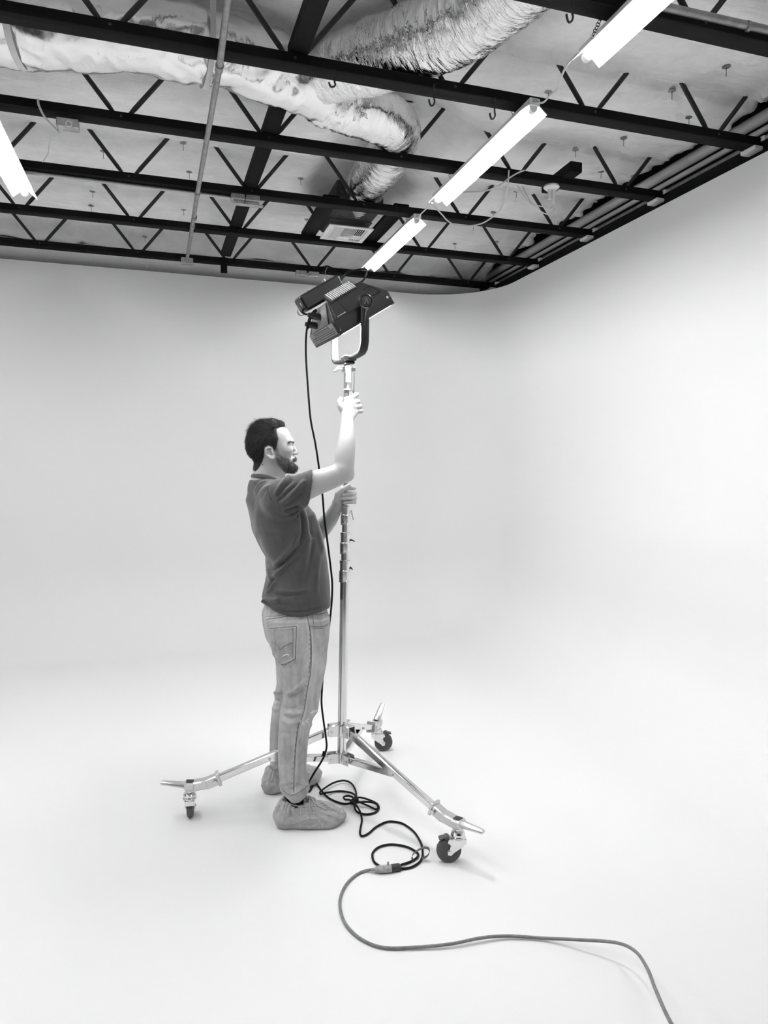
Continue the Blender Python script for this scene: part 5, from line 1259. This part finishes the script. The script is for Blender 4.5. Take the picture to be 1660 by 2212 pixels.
# ---- shoe covers over the shoes
def cover(pos, d, label, lines=None, name='shoe_cover'):
    d = np.array(d, float); d /= np.linalg.norm(d); s = np.array([-d[1], d[0], 0]); o = np.array(pos)
    C = Vol(o+np.array([-.24, -.24, -.004]), o+np.array([.27, .24, .20]), .003)
    def w(l, q, z): return o+d*l+s*q+np.array([0, 0, z])
    C.cone(w(-.050, 0, .050), w(-.035, 0, .088), .042, .036, 0)
    C.cone(w(-.04, 0, .035), w(.04, 0, .034), .046, .044, .03)
    C.cone(w(-.03, 0, .085), w(.045, 0, .080), .040, .036, .03)
    C.cone(w(.045, 0, .078), w(.130, 0, .046), .036, .034, .03)
    C.cone(w(.04, -.008, .030), w(.140, -.010, .026), .046, .047, .03)
    C.cone(w(.12, -.006, .030), w(.195, .004, .030), .046, .026, .04)
    C.put(lambda X, Y, Z: -Z+.001+0*X+0*Y, o-.3, o+.3, 0, 'i')
    C.chain([w(-.030, 0, .128), w(.030, 0, .118), w(.05, 0, .150)], [.030, .032, .034], .008, 's')
    C.cone(w(-.005, 0, .105), w(.004, 0, .26), .036, .045, .008, 's')
    v_, f_ = C.mesh(); v_ = relax(v_, f_, 2, .5); n_ = vnormals(v_, f_)
    def rn(a, b, c, q): return .5-abs(noise.noise(Vector((a*q+2, b*q, c*q*.8))))
    k = np.array([noise.noise(Vector((a*17, b*17, c*15)))*.0040+rn(a, b, c, 26)*.0085+rn(c+1, a, b, 52)*.0045+noise.noise(Vector((a*90, b*90, c*70)))*.0010 for a, b, c in v_])
    l_ = (v_-o)@d; q_ = (v_-o)@s; th_ = np.arctan2(q_, l_-.0)
    top = np.clip((v_[:, 2]-.05)/.04, 0, 1)*np.clip((.075-l_)/.03, 0, 1)
    k += top*.0022*np.sin(th_*26+2*np.sin(th_*5))                        # gathers under the elastic
    k *= np.clip(v_[:, 2]/.02, .15, 1)
    v_ = v_+n_*k[:, None]
    if lines: v_ = crease(v_, n_, lines)
    return npmesh(name, v_, f_, M_COVER, MAN)
M_COVER = mat('crinkled_shoe_cover', .40, .75, bump=(38, .012), var=(40, .12), spec=.2)
near_c = cover((.535, 2.985, 0), (.985, -.15, 0), '', [([(604, 1735), (603, 1755), (608, 1780)], -.004, 2.5), ([(612, 1782), (640, 1778), (665, 1768), (690, 1770)], .004, 2.5), ([(612, 1786), (650, 1784), (690, 1780)], -.003, 2.5), ([(690, 1752), (712, 1760), (735, 1770)], .004, 2.5), ([(700, 1748), (722, 1752), (738, 1760)], -.003, 2), ([(640, 1745), (650, 1760), (645, 1772)], .003, 2.5), ([(625, 1738), (630, 1755), (622, 1772)], -.003, 2.2), ([(672, 1750), (690, 1764), (715, 1776)], .0035, 2.5)])
far_c = cover((.526, 3.345, 0), (.95, .27, 0), '')
near_c['label'] = 'crinkled grey cover with tied laces on the near shoe'; far_c['label'] = 'crinkled grey cover on the far shoe, toe turned out'
bv2 = BVHTree.FromPolygons([tuple(p.co) for p in near_c.data.vertices], [tuple(p.vertices) for p in near_c.data.polygons])
def lace(name, pts, r, m):
    P = []
    for x, y in [(q.x, q.y) for q in smooth_path([Vector((a, b, 0)) for a, b in pts], 6)]:
        p = on_cloth(x, y, r*1.1, bv2)
        if p is not None and (not P or (p-P[-1]).length < .06): P.append(p)
    if len(P) > 2: MB().tube(P, r, 7).obj(name, m, near_c)
M_LACE = mat('grey_lace', .42, .8)
lace('lace', [(671, 1722), (676, 1730), (684, 1738), (694, 1744), (704, 1748)], .0028, M_LACE)
lace('lace', [(670, 1724), (668, 1738), (671, 1752), (678, 1757), (684, 1752), (681, 1740), (674, 1728)], .0024, M_LACE)
lace('lace', [(670, 1724), (672, 1740), (678, 1751)], .0022, M_LACE)
lace('lace', [(674, 1726), (679, 1718), (683, 1722), (680, 1730)], .0022, M_LACE)
for k in range(3): lace('lace', [(692+6*k, 1735+4*k), (700+6*k, 1736+4*k), (706+5*k, 1741+3*k)], .002, M_LACE)
lace('elastic_edge', [(612, 1722), (620, 1733), (632, 1739), (650, 1742), (670, 1741), (700, 1743)], .0022, M_LACE)
m = MB(); c = np.array((.534, 2.985, .105)); m.tube([Vector(c)+Vector((-.004, 0, -.03)), Vector(c)+Vector((.0, 0, .05))], [.037, .036], 24); m.obj('sock', M_CABLE, MAN)
m = MB(); c = np.array((fa.x+.062, 3.337, .105)); m.tube([Vector(c)+Vector((.0, 0, -.02)), Vector(c)+Vector((.0, 0, .06))], [.042, .040], 24); m.obj('sock', M_CABLE, MAN)
